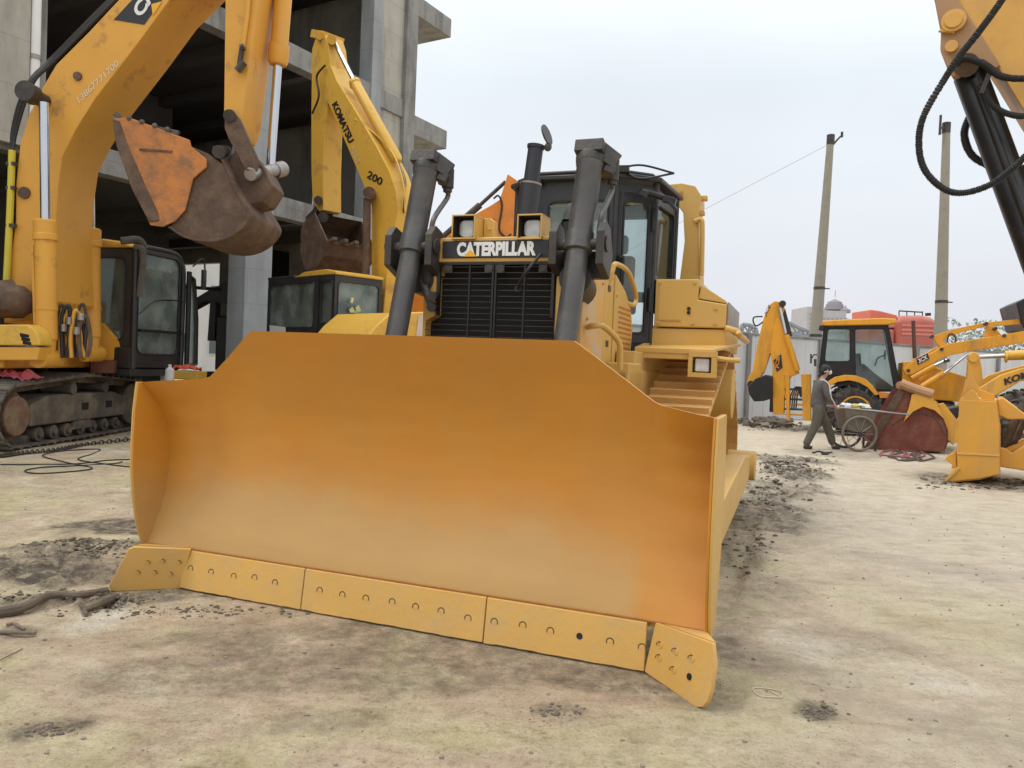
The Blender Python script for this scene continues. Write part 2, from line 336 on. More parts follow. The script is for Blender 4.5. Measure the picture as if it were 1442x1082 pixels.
def ringplate(mb, c, ax, r_out, r_in, th, n=28):
    c = Vector(c); a = Vector(ax).normalized(); mb.steps(c, c+a, [(0, r_in), (0, r_out), (th, r_out), (th, r_in)], n); return mb
def tyre(parent, c, ax, R, rim, width, material=None, rimmat=None, lugs=18, name='wheel'):
    "wheel lathe: tyre with lugs as part, rim as its child"
    c = Vector(c); a = Vector(ax).normalized(); w = width/2; m = MB()
    m.steps(c-a*w, c, [(.03, rim), (0, rim+.05), (0, R-.16), (.05, R-.06), (.12, R-.035), (width-.12, R-.035), (width-.05, R-.06), (width, R-.16), (width, rim+.05), (width-.03, rim)], 48)
    u = Vector((0, 0, 1)); u = (u-a*u.dot(a)).normalized(); v = a.cross(u)
    for i in range(lugs):
        for sgn in (-1, 1):
            t = 2*math.pi*(i+(.25*sgn))/lugs; t2 = t+.16
            p0 = c+a*sgn*w*.02+(u*math.cos(t)+v*math.sin(t))*(R-.02); p1 = c+a*sgn*w*.97+(u*math.cos(t2)+v*math.sin(t2))*(R-.055)
            m.bar(p0, p1, .055, .07, up=(u*math.cos(t)+v*math.sin(t)))
            p2 = c+a*sgn*(w+.002)+(u*math.cos(t2+.03)+v*math.sin(t2+.03))*(R-.17); m.bar(p1, p2, .05, .03, up=a)
    o = m.obj(name, material or X['rubber'], parent)
    r = MB(); r.steps(c-a*w, c, [(.04, rim), (.02, rim), (.02, rim-.04), (.10, rim-.07), (.14, rim*.45), (.06, rim*.42), (.06, .02), (width-.06, .02), (width-.06, rim*.42), (width-.14, rim*.45), (width-.10, rim-.07), (width-.02, rim-.04), (width-.02, rim), (width-.04, rim)], 32)
    for i in range(8):
        t = 2*math.pi*i/8; q = (u*math.cos(t)+v*math.sin(t))*rim*.32; r.cyl(c-a*(w-.04)+q, c-a*(w-.07)+q, .02, n=8)
    r.obj('rim', rimmat or X['jcb_paint'], o); return o
def frame_panel(P, parent, fw, th, framemat, glassmat, fname='window_frame', gname='window_pane', inset=.0, rnd=.12):
    """flat quad P (4 local corners, ccw) as a pressed frame with a rounded opening and a pane"""
    P = [Vector(p) for p in P]; n = (P[1]-P[0]).cross(P[3]-P[0]).normalized()
    def bl(s, t): return (P[0]*(1-s)+P[1]*s)*(1-t)+(P[3]*(1-s)+P[2]*s)*t
    W = ((P[1]-P[0]).length+(P[2]-P[3]).length)/2; H = ((P[3]-P[0]).length+(P[2]-P[1]).length)/2
    f = fw if isinstance(fw, (tuple, list)) else (fw,)*4       # left, right, bottom, top
    s0, s1, t0, t1 = f[0]/W, 1-f[1]/W, f[2]/H, 1-f[3]/H; inner = []; K = 5
    for cx, cy, a0 in ((s1, t1, 0), (s0, t1, 90), (s0, t0, 180), (s1, t0, 270)):
        ccx = cx-(rnd/W if cx == s1 else -rnd/W); ccy = cy-(rnd/H if cy == t1 else -rnd/H)
        for k in range(K):
            a = rad(a0+90*k/(K-1)); inner.append((ccx+math.cos(a)*rnd/W, ccy+math.sin(a)*rnd/H))
    outer = []
    for i, (x, y) in enumerate(inner):
        c = i//K; k = i % K
        cor = ((1, 1), (0, 1), (0, 0), (1, 0))[c]
        if k == K//2: outer.append(cor)
        else:
            if c in (0, 2): outer.append((cor[0], y) if k < K//2 else (x, cor[1]))
            else: outer.append((x, cor[1]) if k < K//2 else (cor[0], y))
    m = len(inner); vs = []
    for q in (0, th):
        vs += [bl(*p)-n*q for p in outer]+[bl(*p)-n*q for p in inner]
    fs = []
    for i in range(m):
        j = (i+1) % m
        fs += [(i, j, m+j, m+i), (2*m+i, 3*m+i, 3*m+j, 2*m+j), (m+i, m+j, 3*m+j, 3*m+i), (j, i, 2*m+i, 2*m+j)]
    fo = MB().add(vs, fs).obj(fname, framemat, parent, angle=25)
    g = MB(); a = [bl(*p)-n*(th*.5) for p in inner]
    g.add(a+[p-n*.006 for p in a], [tuple(range(m)), tuple(range(2*m-1, m-1, -1))]+[(i, i+m, (i+1) % m+m, (i+1) % m) for i in range(m)])
    g.obj(gname, glassmat, fo if False else parent)
    # dark rubber seal round the opening
    sl = MB(); sp = [bl(*p)+n*.002 for p in inner]; sl.rings(sp+[sp[0]], [.011]*(m+1), 6, caps=False); sl.obj('window_seal', X['black_paint'], parent)
    return fo

# ================================================================== GROUND
def gpt(u, v): p = G.L(u, v, z=0); return (p.x, p.y)
def px_patch(u, v, ru, rv, amt, rough):
    c = gpt(u, v); a = gpt(u+ru, v+ru*.04); b = gpt(u, v+rv); return (c, math.hypot(a[0]-c[0], a[1]-c[1]), abs(b[1]-c[1])+.02, amt, rough)
PATCH = [px_patch(*q) for q in [(165, 742, 80, 9, 1., .0), (120, 772, 90, 9, .8, .06), (40, 800, 85, 24, 1., .03), (130, 808, 120, 18, .8, .03), (90, 842, 90, 7, .9, .05), (160, 845, 40, 10, .8, .06), (190, 800, 25, 16, .5, .05),
    (70, 1030, 60, 12, .7, .01), (20, 890, 30, 8, .5, .02), (560, 940, 330, 32, .48, .0), (790, 1010, 40, 10, .45, .01), (870, 955, 170, 18, .6, .01), (1150, 1005, 28, 14, .9, .02), (1000, 985, 40, 14, .35, .01), (600, 900, 60, 9, .4, .01), (260, 835, 140, 6, .7, .0),
    (1105, 648, 55, 6, .9, .05), (1125, 668, 40, 9, .9, .06), (1100, 690, 60, 14, .75, .04), (1070, 725, 60, 25, .7, .03), (1050, 780, 30, 30, .5, .03), (1075, 830, 50, 18, .35, .02), (1390, 680, 90, 8, 1., .05), (1110, 602, 60, 4, .8, .10), (1290, 645, 60, 4, .5, .0), (1060, 930, 50, 14, .3, .0),
    (700, 900, 320, 22, .5, 0), (330, 900, 120, 14, .45, .01), (450, 1020, 90, 12, .35, .0), (250, 960, 120, 14, .3, 0), (1200, 900, 90, 16, .25, 0), (1330, 800, 120, 10, .22, 0), (1290, 1010, 120, 14, .2, 0), (1180, 640, 60, 5, .5, .02), (60, 660, 120, 6, .25, 0)]]
def gfun(x, y):
    p = Vector((x, y, 0)); mud = 0; z = 0
    n1 = noise.fractal(p*.45, 1., 2., 4); n2 = noise.fractal(p*2.3+Vector((9, 3, 0)), 1, 2., 4)
    for (c, a, b, amt, rg) in PATCH:
        # ellipse elongated along the view ray to the patch centre
        L = math.hypot(*c); dx, dy = x-c[0], y-c[1]; fx, fy = c[0]/L, c[1]/L
        al = dx*fx+dy*fy; ac = dx*fy-dy*fx; q = (ac/a)**2+(al/b)**2
        if q < 5:
            q = q+n2*1.0; k = max(0, min(1, (1.7-q)/.9))
            if k > 0:
                mud = max(mud, k*amt)
                if rg: z += k*rg*(noise.fractal(p*6, 1, 2, 4)*1.3+.25)*(1 if y > 4 else .8)
    d = math.hypot(x, y)
    if d < 40:
        z += n1*.025+n2*.006
        if y < 12: z += noise.fractal(p*11, 1., 2., 3)*.0022+max(0, noise.noise(p*24)-.35)*.012
    # keep the ground flat right under the blade and machines
    lx = (x+.639)*.937+(y-4.166)*-.35; ly = (x+.639)*.35+(y-4.166)*.937
    if abs(lx) < 1.9 and -.35 < ly < .6: z = min(z, -.004)
    if abs(lx) < 1.75 and ly >= .6 and ly < 7: z = min(z, -.01)
    # cleat prints of the tracked machines
    a, b = gpt(1130, 720), gpt(1240, 745)
    tx = (x-2.6)*.30+(y-7.3)*.954; tr = (x-2.6)*.954-(y-7.3)*.30
    if 0 < abs(tr-.1) < .75 and -1.7 < tx < 5:
        k = min(1, (.75-abs(tr-.1))*5)*max(0, min(1, .9+n2*1.2)); z += k*.026*math.sin(tx*2*math.pi/.21)
    return z, mud
def lines(lo, hi, c0, c1, fine, grow=1.09):
    a = []; v = c0
    while v < c1: a.append(v); v += fine
    s = fine; v = a[-1]
    while v < hi: s *= grow; v += s; a.append(v)
    s = fine; v = c0; b = []
    while v > lo: s *= grow; v -= s; b.append(v)
    return b[::-1]+a
xs = lines(-1500, 1500, -4.2, 4.6, .036, 1.055); ys = lines(-60, 2500, 2.0, 8.8, .036, 1.03)
nx, ny = len(xs), len(ys); vs = []; md = []
for y in ys:
    for x in xs:
        if abs(x) < 30 and y < 45: z, q = gfun(x, y)
        else: z, q = 0, 0
        vs.append((x, y, z)); md.append(q)
me = bpy.data.meshes.new('ground'); me.from_pydata(vs, [], [(j*nx+i, j*nx+i+1, (j+1)*nx+i+1, (j+1)*nx+i) for j in range(ny-1) for i in range(nx-1)])
at = me.attributes.new('mud', 'FLOAT', 'POINT'); at.data.foreach_set('value', md)
me.polygons.foreach_set('use_smooth', [True]*len(me.polygons))
gm = bpy.data.materials.new('packed_earth'); gm.use_nodes = True; n = gm.node_tree.nodes; l = gm.node_tree.links; b = n['Principled BSDF']
tc = n.new('ShaderNodeTexCoord')
def noi(scale, det=6, ro=.6, src=None, dist=0):
    a = n.new('ShaderNodeTexNoise'); a.inputs['Scale'].default_value = scale; a.inputs['Detail'].default_value = det; a.inputs['Roughness'].default_value = ro; a.inputs['Distortion'].default_value = dist
    l.new(src or tc.outputs['Object'], a.inputs['Vector']); return a.outputs['Fac']
def ramp(src, stops):
    r = n.new('ShaderNodeValToRGB'); l.new(src, r.inputs[0]); e = r.color_ramp.elements
    e[0].position, e[0].color = stops[0][0], (*stops[0][1], 1); e[1].position, e[1].color = stops[-1][0], (*stops[-1][1], 1)
    for p, c in stops[1:-1]: q = e.new(p); q.color = (*c, 1)
    return r.outputs[0]
def mixc(f, a, c, mode='MIX'):
    x = n.new('ShaderNodeMixRGB'); x.blend_type = mode
    for i, v in ((0, f), (1, a), (2, c)):
        if hasattr(v, 'is_linked'): l.new(v, x.inputs[i])
        else: x.inputs[i].default_value = v if i == 0 else (*v, 1)
    return x.outputs[0]
c1 = ramp(noi(.8, 7, .62, dist=.5), [(.28, (.46, .37, .20)), (.40, (.58, .50, .30)), (.47, (.60, .52, .34)), (.53, (.55, .43, .30)), (.60, (.63, .54, .38)), (.72, (.70, .65, .56))])
c2 = ramp(noi(3.5, 7, .65), [(.30, (.66, .63, .56)), (.48, (1, 1, 1)), (.66, (1.2, 1.2, 1.22))])
c = mixc(.75, c1, c2, 'MULTIPLY')
pk = ramp(noi(1.7, 5, .6, dist=.6), [(.50, (0, 0, 0)), (.66, (1, 1, 1))])
pf = n.new('ShaderNodeMath'); pf.operation = 'MULTIPLY'; l.new(pk, pf.inputs[0]); pf.inputs[1].default_value = .35
c = mixc(pf.outputs[0], c, (.40, .29, .215))
gr = ramp(noi(60, 6, .8), [(.32, (.42, .39, .34)), (.46, (.94, .93, .92)), (.56, (1.03, 1.03, 1.03)), (.70, (1.22, 1.22, 1.24))])
c = mixc(.75, c, gr, 'MULTIPLY')
g2 = ramp(noi(17, 8, .78), [(.36, (.66, .62, .55)), (.47, (1, 1, 1)), (.66, (1.13, 1.13, 1.15))])
c = mixc(.7, c, g2, 'MULTIPLY')
sx_ = n.new('ShaderNodeSeparateXYZ'); l.new(tc.outputs['Object'], sx_.inputs[0])
ax = n.new('ShaderNodeMath'); ax.operation = 'MULTIPLY_ADD'; l.new(noi(.35, 4), ax.inputs[0]); ax.inputs[1].default_value = 6; l.new(sx_.outputs['X'], ax.inputs[2])
rx = n.new('ShaderNodeMapRange'); l.new(ax.outputs[0], rx.inputs[0]); rx.inputs[1].default_value = 3.8; rx.inputs[2].default_value = 6.4; rx.inputs[4].default_value = .62
c = mixc(rx.outputs[0], c, ramp(noi(4.5, 8, .7), [(.3, (.50, .41, .32)), (.5, (.63, .555, .445)), (.7, (.69, .63, .545))]))
mpg = n.new('ShaderNodeMapping'); mpg.inputs['Scale'].default_value = (.5, 1.6, 1); mpg.inputs['Rotation'].default_value = (0, 0, .25); l.new(tc.outputs['Object'], mpg.inputs[0])
c = mixc(.6, c, ramp(noi(5.5, 9, .74, src=mpg.outputs[0], dist=.4), [(.34, (.72, .68, .60)), (.48, (1, 1, 1)), (.66, (1.12, 1.12, 1.13))]), 'MULTIPLY')
vo = n.new('ShaderNodeTexVoronoi'); vo.inputs['Scale'].default_value = 42; l.new(tc.outputs['Object'], vo.inputs['Vector'])
vr = n.new('ShaderNodeMapRange'); l.new(vo.outputs['Distance'], vr.inputs[0]); vr.inputs[1].default_value = .10; vr.inputs[2].default_value = .22; vr.inputs[3].default_value = 1; vr.inputs[4].default_value = 0
vg = n.new('ShaderNodeMapRange'); l.new(noi(2.6, 5, .7), vg.inputs[0]); vg.inputs[1].default_value = .46; vg.inputs[2].default_value = .60; vg.inputs[4].default_value = .65
vx = n.new('ShaderNodeMath'); vx.operation = 'MULTIPLY'; l.new(vr.outputs[0], vx.inputs[0]); l.new(vg.outputs[0], vx.inputs[1])
c = mixc(vx.outputs[0], c, (.17, .135, .095))
an = n.new('ShaderNodeAttribute'); an.attribute_name = 'mud'
mn = n.new('ShaderNodeMapRange'); l.new(noi(9, 8, .75), mn.inputs[0]); mn.inputs[1].default_value = .38; mn.inputs[2].default_value = .58; mn.inputs[3].default_value = .25; mn.inputs[4].default_value = 1.15
mm = n.new('ShaderNodeMath'); mm.operation = 'MULTIPLY'; mm.use_clamp = True; l.new(an.outputs['Fac'], mm.inputs[0]); l.new(mn.outputs[0], mm.inputs[1])
mc = ramp(noi(14, 6, .7), [(.3, (.06, .048, .036)), (.52, (.12, .098, .073)), (.75, (.24, .20, .15))])
c = mixc(mm.outputs[0], c, mc)
l.new(c, b.inputs['Base Color'])
rr = n.new('ShaderNodeMapRange'); l.new(noi(1.1, 4), rr.inputs[0]); rr.inputs[3].default_value = .55; rr.inputs[4].default_value = .95; l.new(rr.outputs[0], b.inputs['Roughness'])
b.inputs['Specular IOR Level'].default_value = .3
ba = n.new('ShaderNodeMath'); ba.operation = 'ADD'; l.new(noi(28, 8, .7), ba.inputs[0]); l.new(noi(110, 4, .7), ba.inputs[1])
bp = n.new('ShaderNodeBump'); bp.inputs['Strength'].default_value = 1.; bp.inputs['Distance'].default_value = .018; l.new(ba.outputs[0], bp.inputs['Height']); l.new(bp.outputs[0], b.inputs['Normal'])
me.materials.append(gm); g = bpy.data.objects.new('ground', me); C.objects.link(g); struct(g)
# loose pebbles and clods
pb = MB()
for i in range(2600):
    y = random.uniform(2.4, 9); x = random.uniform(-.72, .72)*y
    z, q = gfun(x, y)
    if q < .2 and random.random() < .55: continue
    r = random.choice([.002, .003, .004, .005, .009])*random.uniform(.7, 1.4); pb.ball((x, y, z+r*.2), r, (1, random.uniform(.6, 1.2), .6), 6, .25)
struct(pb.obj('gravel', X['stone']), 'stuff')
pb = MB()
for (u, v, ru, rv, k) in [(1110, 660, 55, 16, 130), (1080, 700, 55, 30, 90), (1110, 602, 70, 4, 110), (1390, 682, 90, 8, 90), (120, 775, 90, 14, 120), (90, 842, 95, 8, 110), (165, 846, 40, 10, 60), (1150, 1005, 24, 12, 40), (70, 1030, 55, 12, 40), (780, 1012, 40, 10, 25), (250, 860, 200, 10, 60), (1060, 770, 40, 40, 50)]:
    for i in range(k*4):
        x, y = gpt(u+random.gauss(0, .5)*ru, v+random.gauss(0, .5)*rv); s = min(1.9, y/6)
        r = random.choice([.004, .006, .008, .012, .02])*random.uniform(.6, 1.1)*s; z = gfun(x, y)[0]
        pb.ball((x, y, z+r*.1), r, (random.uniform(.8, 1.5), random.uniform(.7, 1.3), .55), 7, .3)
struct(pb.obj('dirt_clods', X['dark_clod']), 'stuff')

# ================================================================== BULLDOZER
D = Thing('bulldozer', 'big yellow crawler bulldozer in the middle with its wide blade lowered toward the camera', 'bulldozer', (-.639, 4.166), rad(-20.48))
DP = X['dozer_paint']
# --- blade
PROF = [(.23, .030), (.30, .052), (.40, .098), (.52, .145), (.66, .185), (.80, .205), (.95, .212), (1.10, .200), (1.24, .170), (1.40, .115), (1.58, .03)]
def py(z):
    for (a, b), (c, d) in zip(PROF, PROF[1:]):
        if z <= c: t = (z-a)/(c-a); return b+(d-b)*t
    return PROF[-1][1]
def topz(x):
    x = abs(x); return 1.58 if x <= .99 else (1.58-(x-.99)/(1.40-.99)*.30 if x <= 1.40 else 1.28-(x-1.40)/.30*.035)
YT = [(.23, .0), (.37, .07), (.55, .14), (.77, .17), (.95, .15), (1.10, .075), (1.26, -.09)]
def wing(x, z=.25):
    a = abs(x)
    if a < 1.36: return 0
    t = min(1, (a-1.36)/.33); t = t*t*(3-2*t)
    yt = YT[-1][1]
    for (p, q), (r, s_) in zip(YT, YT[1:]):
        if z <= r: yt = q+(s_-q)*max(0, (z-p)/(r-p)); break
    return (yt-py(z))*t
cols = [-1.70, -1.64, -1.58, -1.52, -1.46, -1.42, -1.38, -1.2, -1.0, -.99, -.6, -.2, .2, .6, .99, 1.0, 1.2, 1.38, 1.42, 1.46, 1.52, 1.58, 1.64, 1.70]
bm = MB(); vs = []; R = 26; TH = .035
for layer in (0, 1):
    for x in cols:
        tz = topz(x)
        for i in range(R+1):
            z = .235+(tz-.235)*i/R; vs.append((x, py(z)+wing(x, z)+layer*TH, z))
nC = len(cols); nR = R+1; o2 = nC*nR; fs = []
for i in range(nC-1):
    for j in range(R):
        a = i*nR+j; fs += [(a, a+nR, a+nR+1, a+1), (o2+a, o2+a+1, o2+a+nR+1, o2+a+nR)]
    a = i*nR; fs += [(a, o2+a, o2+a+nR, a+nR), (a+R, a+R+nR, o2+a+R+nR, o2+a+R)]
for a in (0, (nC-1)*nR):
    for j in range(R): fs.append((a+j, a+j+1, o2+a+j+1, o2+a+j))
bm.add(vs, fs)
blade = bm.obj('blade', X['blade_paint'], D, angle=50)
for sx in (-1, 1):
    q = MB(); x = 1.70*sx; e = []
    fr_ = [(.20, -.005), (.36, -.07), (.54, -.105), (.72, -.125), (.9, -.125), (1.07, -.12), (1.245, -.10)]
    bk = [(1.245, .28), (.9, .36), (.6, .34), (.2, .20)]
    poly = [(x, y, z) for z, y in fr_]+[(x, y, z) for z, y in bk]
    q.prism(poly, (.012*sx, 0, 0)); ep = q.obj('end_plate', X['blade_paint'], blade, bevel=.003)
    q = MB(); q.prism([(a+.0125*sx, b_, c_) for a, b_, c_ in poly], (.014*sx, 0, 0)); q.obj('edge_bar', DP, ep, bevel=.004)
# rear reinforcing box of the blade, with ribs and push-arm brackets
q = MB()
q.box(-1.60, 1.60, .25, .42, .30, .46); q.box(-1.60, 1.60, .26, .40, 1.02, 1.16)
for x in (-1.2, -.7, 0, .7, 1.2): q.prism([(x, .25, .30), (x, .45, .34), (x, .42, 1.1), (x, .25, 1.2)], (.03, 0, 0))
q.obj('blade_frame', DP, blade, bevel=.01)
# weld bead between mouldboard and edges
q = MB(); pts = [(x, py(.242)+wing(x)-.008, .238) for x in [-1.69, -1.5, -1.38, -1, -.5, 0, .5, 1, 1.38, 1.5, 1.69]]; q.tube([(a, b_+.001, c_) for a, b_, c_ in pts], .006, 6, 2); q.obj('weld_bead', mat('weld_brown', (.33, .14, .03), .6, var=.3, scale=30), blade)
# cutting edges: sheets leaning back a little, slightly ragged lower border
def edge(x0, x1, seedv):
    m = MB(); n = 34; vs = []
    for k, off in ((0, -.022), (1, .006)):
        for i in range(n+1):
            t = i/n; x = x0+(x1-x0)*t; wob = (noise.noise(Vector((x*9, seedv, 3)))*.006+noise.noise(Vector((x*31, seedv, 8)))*.003) if k == 0 or True else 0
            vs += [(x, off-.002, .006+wob), (x, off+.030, .232)]
    f = []; s = 2*(n+1)
    for i in range(n): a = 2*i; f += [(a, a+2, a+3, a+1), (s+a, s+a+1, s+a+3, s+a+2), (a, s+a, s+a+2, a+2), (a+1, a+3, s+a+3, s+a+1)]
    f += [(0, 1, s+1, s), (2*n, s+2*n, s+2*n+1, 2*n+1)]
    m.add(vs, f); return m.obj('cutting_edge', X['blade_edge'], blade, bevel=.003, seg=1)
XE = [-1.412, D.L(427, 838, y=0).x, D.L(683, 880, y=0).x, 1.428]
edges = [edge(XE[i]+.003, XE[i+1]-.003, i*7.) for i in range(3)]
def bolt(parent, p, nrm, r=.017, hole=False):
    p = Vector(p); nrm = Vector(nrm).normalized(); m = MB()
    if hole: m.cyl(p-nrm*.001, p+nrm*.003, r*.95, n=14); m.obj('bolt_hole', X['black_paint'], parent); return
    m.steps(p-nrm*.002, p+nrm, [(0, r*1.10), (.0035, r*1.10), (.0035, r*.92), (.0022, r*.90), (.0035, r*.60), (.0038, .3*r)], 14); m.obj('bolt', X['blade_edge'], parent)
    m = MB(); 
    u = Vector((1, 0, 0)); v = nrm.cross(u)
    a = [p+nrm*.002+(u*math.cos(t)+v*math.sin(t))*r*1.08 for t in [math.pi*(-.15+i*.13) for i in range(11)]]
    m.rings(a, [.0022]*len(a), 5); m.obj('bolt_rim', X['dark_steel'], parent)
def epnt(x, z): return (x, -.024+z*.142, z)
for i, (u, v) in enumerate([(268, 801), (297, 806), (329, 812), (358, 814), (387, 821), (450, 832), (482, 838), (515, 843), (552, 848), (585, 855), (621, 861), (659, 871), (696, 876), (736, 881), (775, 889), (816, 896), (859, 904), (904, 912)]):
    p = D.L(u, v, y=-.008); k = sum(p.x > t for t in XE[1:3]); bolt(edges[k], epnt(p.x, p.z), (0, -1, .14), .017, hole=(u == 816))
def on_plane(u, v, P0, nrm):
    a = D.L(u, v, y=-2.); dd = D.L(u, v, y=1.)-a; return a+dd*((P0-a).dot(nrm)/dd.dot(nrm))
for sx in (-1, 1):
    if sx < 0: A_, B_, C_ = Vector((-1.345, -.004, .253)), Vector((-1.417, -.004, 0)), Vector((-1.72, -.25, 0)); pp = [(269, 774), (188, 771), (181, 774), (155, 822), (153, 827), (156, 832), (163, 833), (254, 829)]
    else: A_, B_, C_ = Vector((1.472, -.004, .247)), Vector((1.418, -.004, 0)), Vector((1.716, -.29, 0)); pp = [(923, 877), (1000, 905), (1003, 906), (1006, 935), (1001, 972), (996, 988), (989, 996), (980, 996), (907, 946)]
    nrm = (B_-A_).cross(C_-A_).normalized(); nrm = nrm if nrm.y < 0 else -nrm; P = [on_plane(u, v, A_, nrm) for u, v in pp]
    q = MB(); q.prism(P, -nrm*.022); eb = q.obj('end_bit', X['blade_edge'], blade, bevel=.0025, seg=1)
    q = MB(); q.prism([P[0]-nrm*.035, P[1]-nrm*.035, Vector((1.70*sx, .02, .235)), Vector((1.40*sx, .06, .235))], (0, 0, -.03)); q.obj('bit_bracket', X['blade_edge'], blade)
    hp = [(208, 792), (229, 790), (252, 792), (194, 806), (218, 806), (240, 808)] if sx < 0 else [(930, 908), (952, 917), (975, 927), (929, 926), (949, 943), (971, 953)]
    for k, (u, v) in enumerate(hp):
        pt = on_plane(u, v, A_, nrm)
        bolt(eb, pt+nrm*.001, nrm, .016, hole=(sx > 0 and k == 5))
# --- push arms
for sx in (-1, 1):
    q = MB(); q.prism([(1.44*sx, .30, .30), (1.44*sx, 3.6, .36), (1.44*sx, 4.6, .42), (1.44*sx, 4.6, .62), (1.44*sx, 3.6, .70), (1.44*sx, .30, .56)], (.19*sx, 0, 0)); arm = q.obj('push_arm', DP, D, bevel=.015)
    q = MB(); q.cyl((1.40*sx, 4.5, .52), (1.68*sx, 4.5, .52), .15); q.obj('trunnion_ball', DP, arm, bevel=.01)
    q = MB(); q.cyl((1.2*sx, .35, 1.0), (1.50*sx, 2.2, .62), .055); q.cyl((1.2*sx, .35, 1.0), (1.35*sx, 1.3, .80), .08); q.obj('tilt_brace', DP, arm)
# --- tracks
for sx in (-1, 1):
    a, b_ = (.86, 1.40) if sx > 0 else (-1.40, -.86)
    cir = [(2.52, .58, .50), (5.35, .58, .46), (4.45, 1.24, .46)]
    track(D, cir, a, b_, X['track_yellow'], pitch=.20, grouser=.06, linkmat=X['track_yellow'])
    q = MB(); xm = 1.13*sx
    for cy, cz, r in cir[:2]: q.cyl((xm-.08, cy, cz), (xm+.08, cy, cz), r-.10, n=32)
    for k in range(6): q.cyl((xm-.13, 2.7+k*.45, .24), (xm+.13, 2.7+k*.45, .24), .11, n=16)
    q.obj('track_roller', DP, D, bevel=.01)
    q = MB(); q.prism([(xm-.12, 2.6, .36), (xm-.12, 5.2, .36), (xm-.12, 5.2, .60), (xm-.12, 4.2, .80), (xm-.12, 2.6, .72)], (.24, 0, 0)); q.obj('track_frame', DP, D, bevel=.02)
    q = MB()
    for k in range(22):
        t = 2*math.pi*k/22; q.bar((xm-.05+.1*0, 4.45+.34*math.cos(t), 1.24+.34*math.sin(t)), (xm-.05, 4.45+.42*math.cos(t), 1.24+.42*math.sin(t)), .1, .06, up=(1, 0, 0))
    q.cyl((xm-.06, 4.45, 1.24), (xm+.06, 4.45, 1.24), .36, n=32); q.cyl((xm, 4.45, 1.24), (xm+.30*sx, 4.45, 1.24), .25, n=24)
    for k in range(12):
        t = 2*math.pi*k/12; q.cyl((xm+.06*sx, 4.45+.31*math.cos(t), 1.24+.31*math.sin(t)), (xm+.085*sx, 4.45+.31*math.cos(t), 1.24+.31*math.sin(t)), .018, n=8)
    q.obj('sprocket', DP, D, bevel=.008)
# --- main case and belly
q = MB(); q.box(-.80, .80, 2.3, 5.2, .55, 1.45); q.box(-.5, .5, 1.6, 2.4, .6, 1.3); q.obj('main_frame', DP, D, bevel=.03)
# --- radiator guard
gy = 1.38
q = MB()
def yp(pts, y0, y1): q.prism([(a, y0, c) for a, c in pts], (0, y1-y0, 0))
yp([(-.56, 1.2), (-.56, 2.07), (-.455, 2.07), (-.455, 1.78), (-.535, 1.74), (-.535, 1.2)], gy+.005, 2.0)
yp([(.56, 1.2), (.56, 2.07), (.455, 2.07), (.455, 1.2)], gy+.005, 2.0)
yp([(-.47, 2.07), (-.47, 2.33), (-.42, 2.345), (.42, 2.345), (.47, 2.33), (.47, 2.07), (.435, 2.07), (.435, 2.165), (-.435, 2.165), (-.435, 2.07)], gy, 2.05)
q.obj('radiator_guard', DP, D, bevel=.015)
q = MB(); q.box(-.55, .55, gy+.10, gy+.14, 1.2, 2.16); q.obj('radiator_core', X['matt_black'], D)
q = MB()
z = 1.26
while z < 2.16: q.box(-.44 if z > 1.78 else -.54, .44 if z > 1.78 else .50, gy+.012, gy+.016, z, z+.0045); z += .0415
gr_ = q.obj('grille', X['dark_steel'], D)
q = MB()
for x in (-.20, .22): q.box(x, x+.012, gy+.003, gy+.014, 1.24, 2.155)
q.box(-.018, -.004, gy-.004, gy+.012, 1.24, 2.155); q.box(.004, .018, gy-.004, gy+.012, 1.24, 2.155)
for x in (-.445, .425): q.box(x, x+.02, gy-.004, gy+.02, 1.78, 2.16)
q.box(-.445, .445, gy-.004, gy+.02, 2.148, 2.165)
q.obj('grille_frame', X['black_paint'], gr_)
q = MB()
for x in (-.045, .045, .36, -.36): q.cyl((x, gy-.012, 2.118), (x, gy+.005, 2.118), .022 if abs(x) > .1 else .03, n=12); q.box(x-.03, x+.03, gy-.006, gy+.003, 2.09, 2.145)
q.obj('grille_latch', X['dark_steel'], gr_)
q = MB(); q.tube([D.L(762, 358, y=gy-.04), D.L(745, 378, y=gy-.10), D.L(733, 395, y=gy-.08), D.L(729, 408, y=gy-.01)], .011, 8); q.cyl(D.L(729, 408, y=gy+.01), D.L(729, 407, y=gy-.02), .022); q.obj('grease_hose', X['hose'], D)
# name plate
SA, SB = D.L(626, 362, y=gy-.004), D.L(771, 365, y=gy-.004)
q = MB(); q.box(-.412, .418, gy-.010, gy+.001, 2.195, 2.318); pl = q.obj('name_plate', X['sign_black'], D, bevel=.003)
text('lettering', 'CATERPILLAR', (-.293, gy-.012, 2.206), (.60, 0, 0), (0, 0, .102), X['white'], pl, bold=.055)
q = MB(); q.prism([(-.235, gy-.0195, 2.204), (-.135, gy-.0195, 2.204), (-.185, gy-.0195, 2.252)], (0, .002, 0)); q.obj('triangle_mark', mat('mark_yellow', (.80, .42, .02), .5), pl)
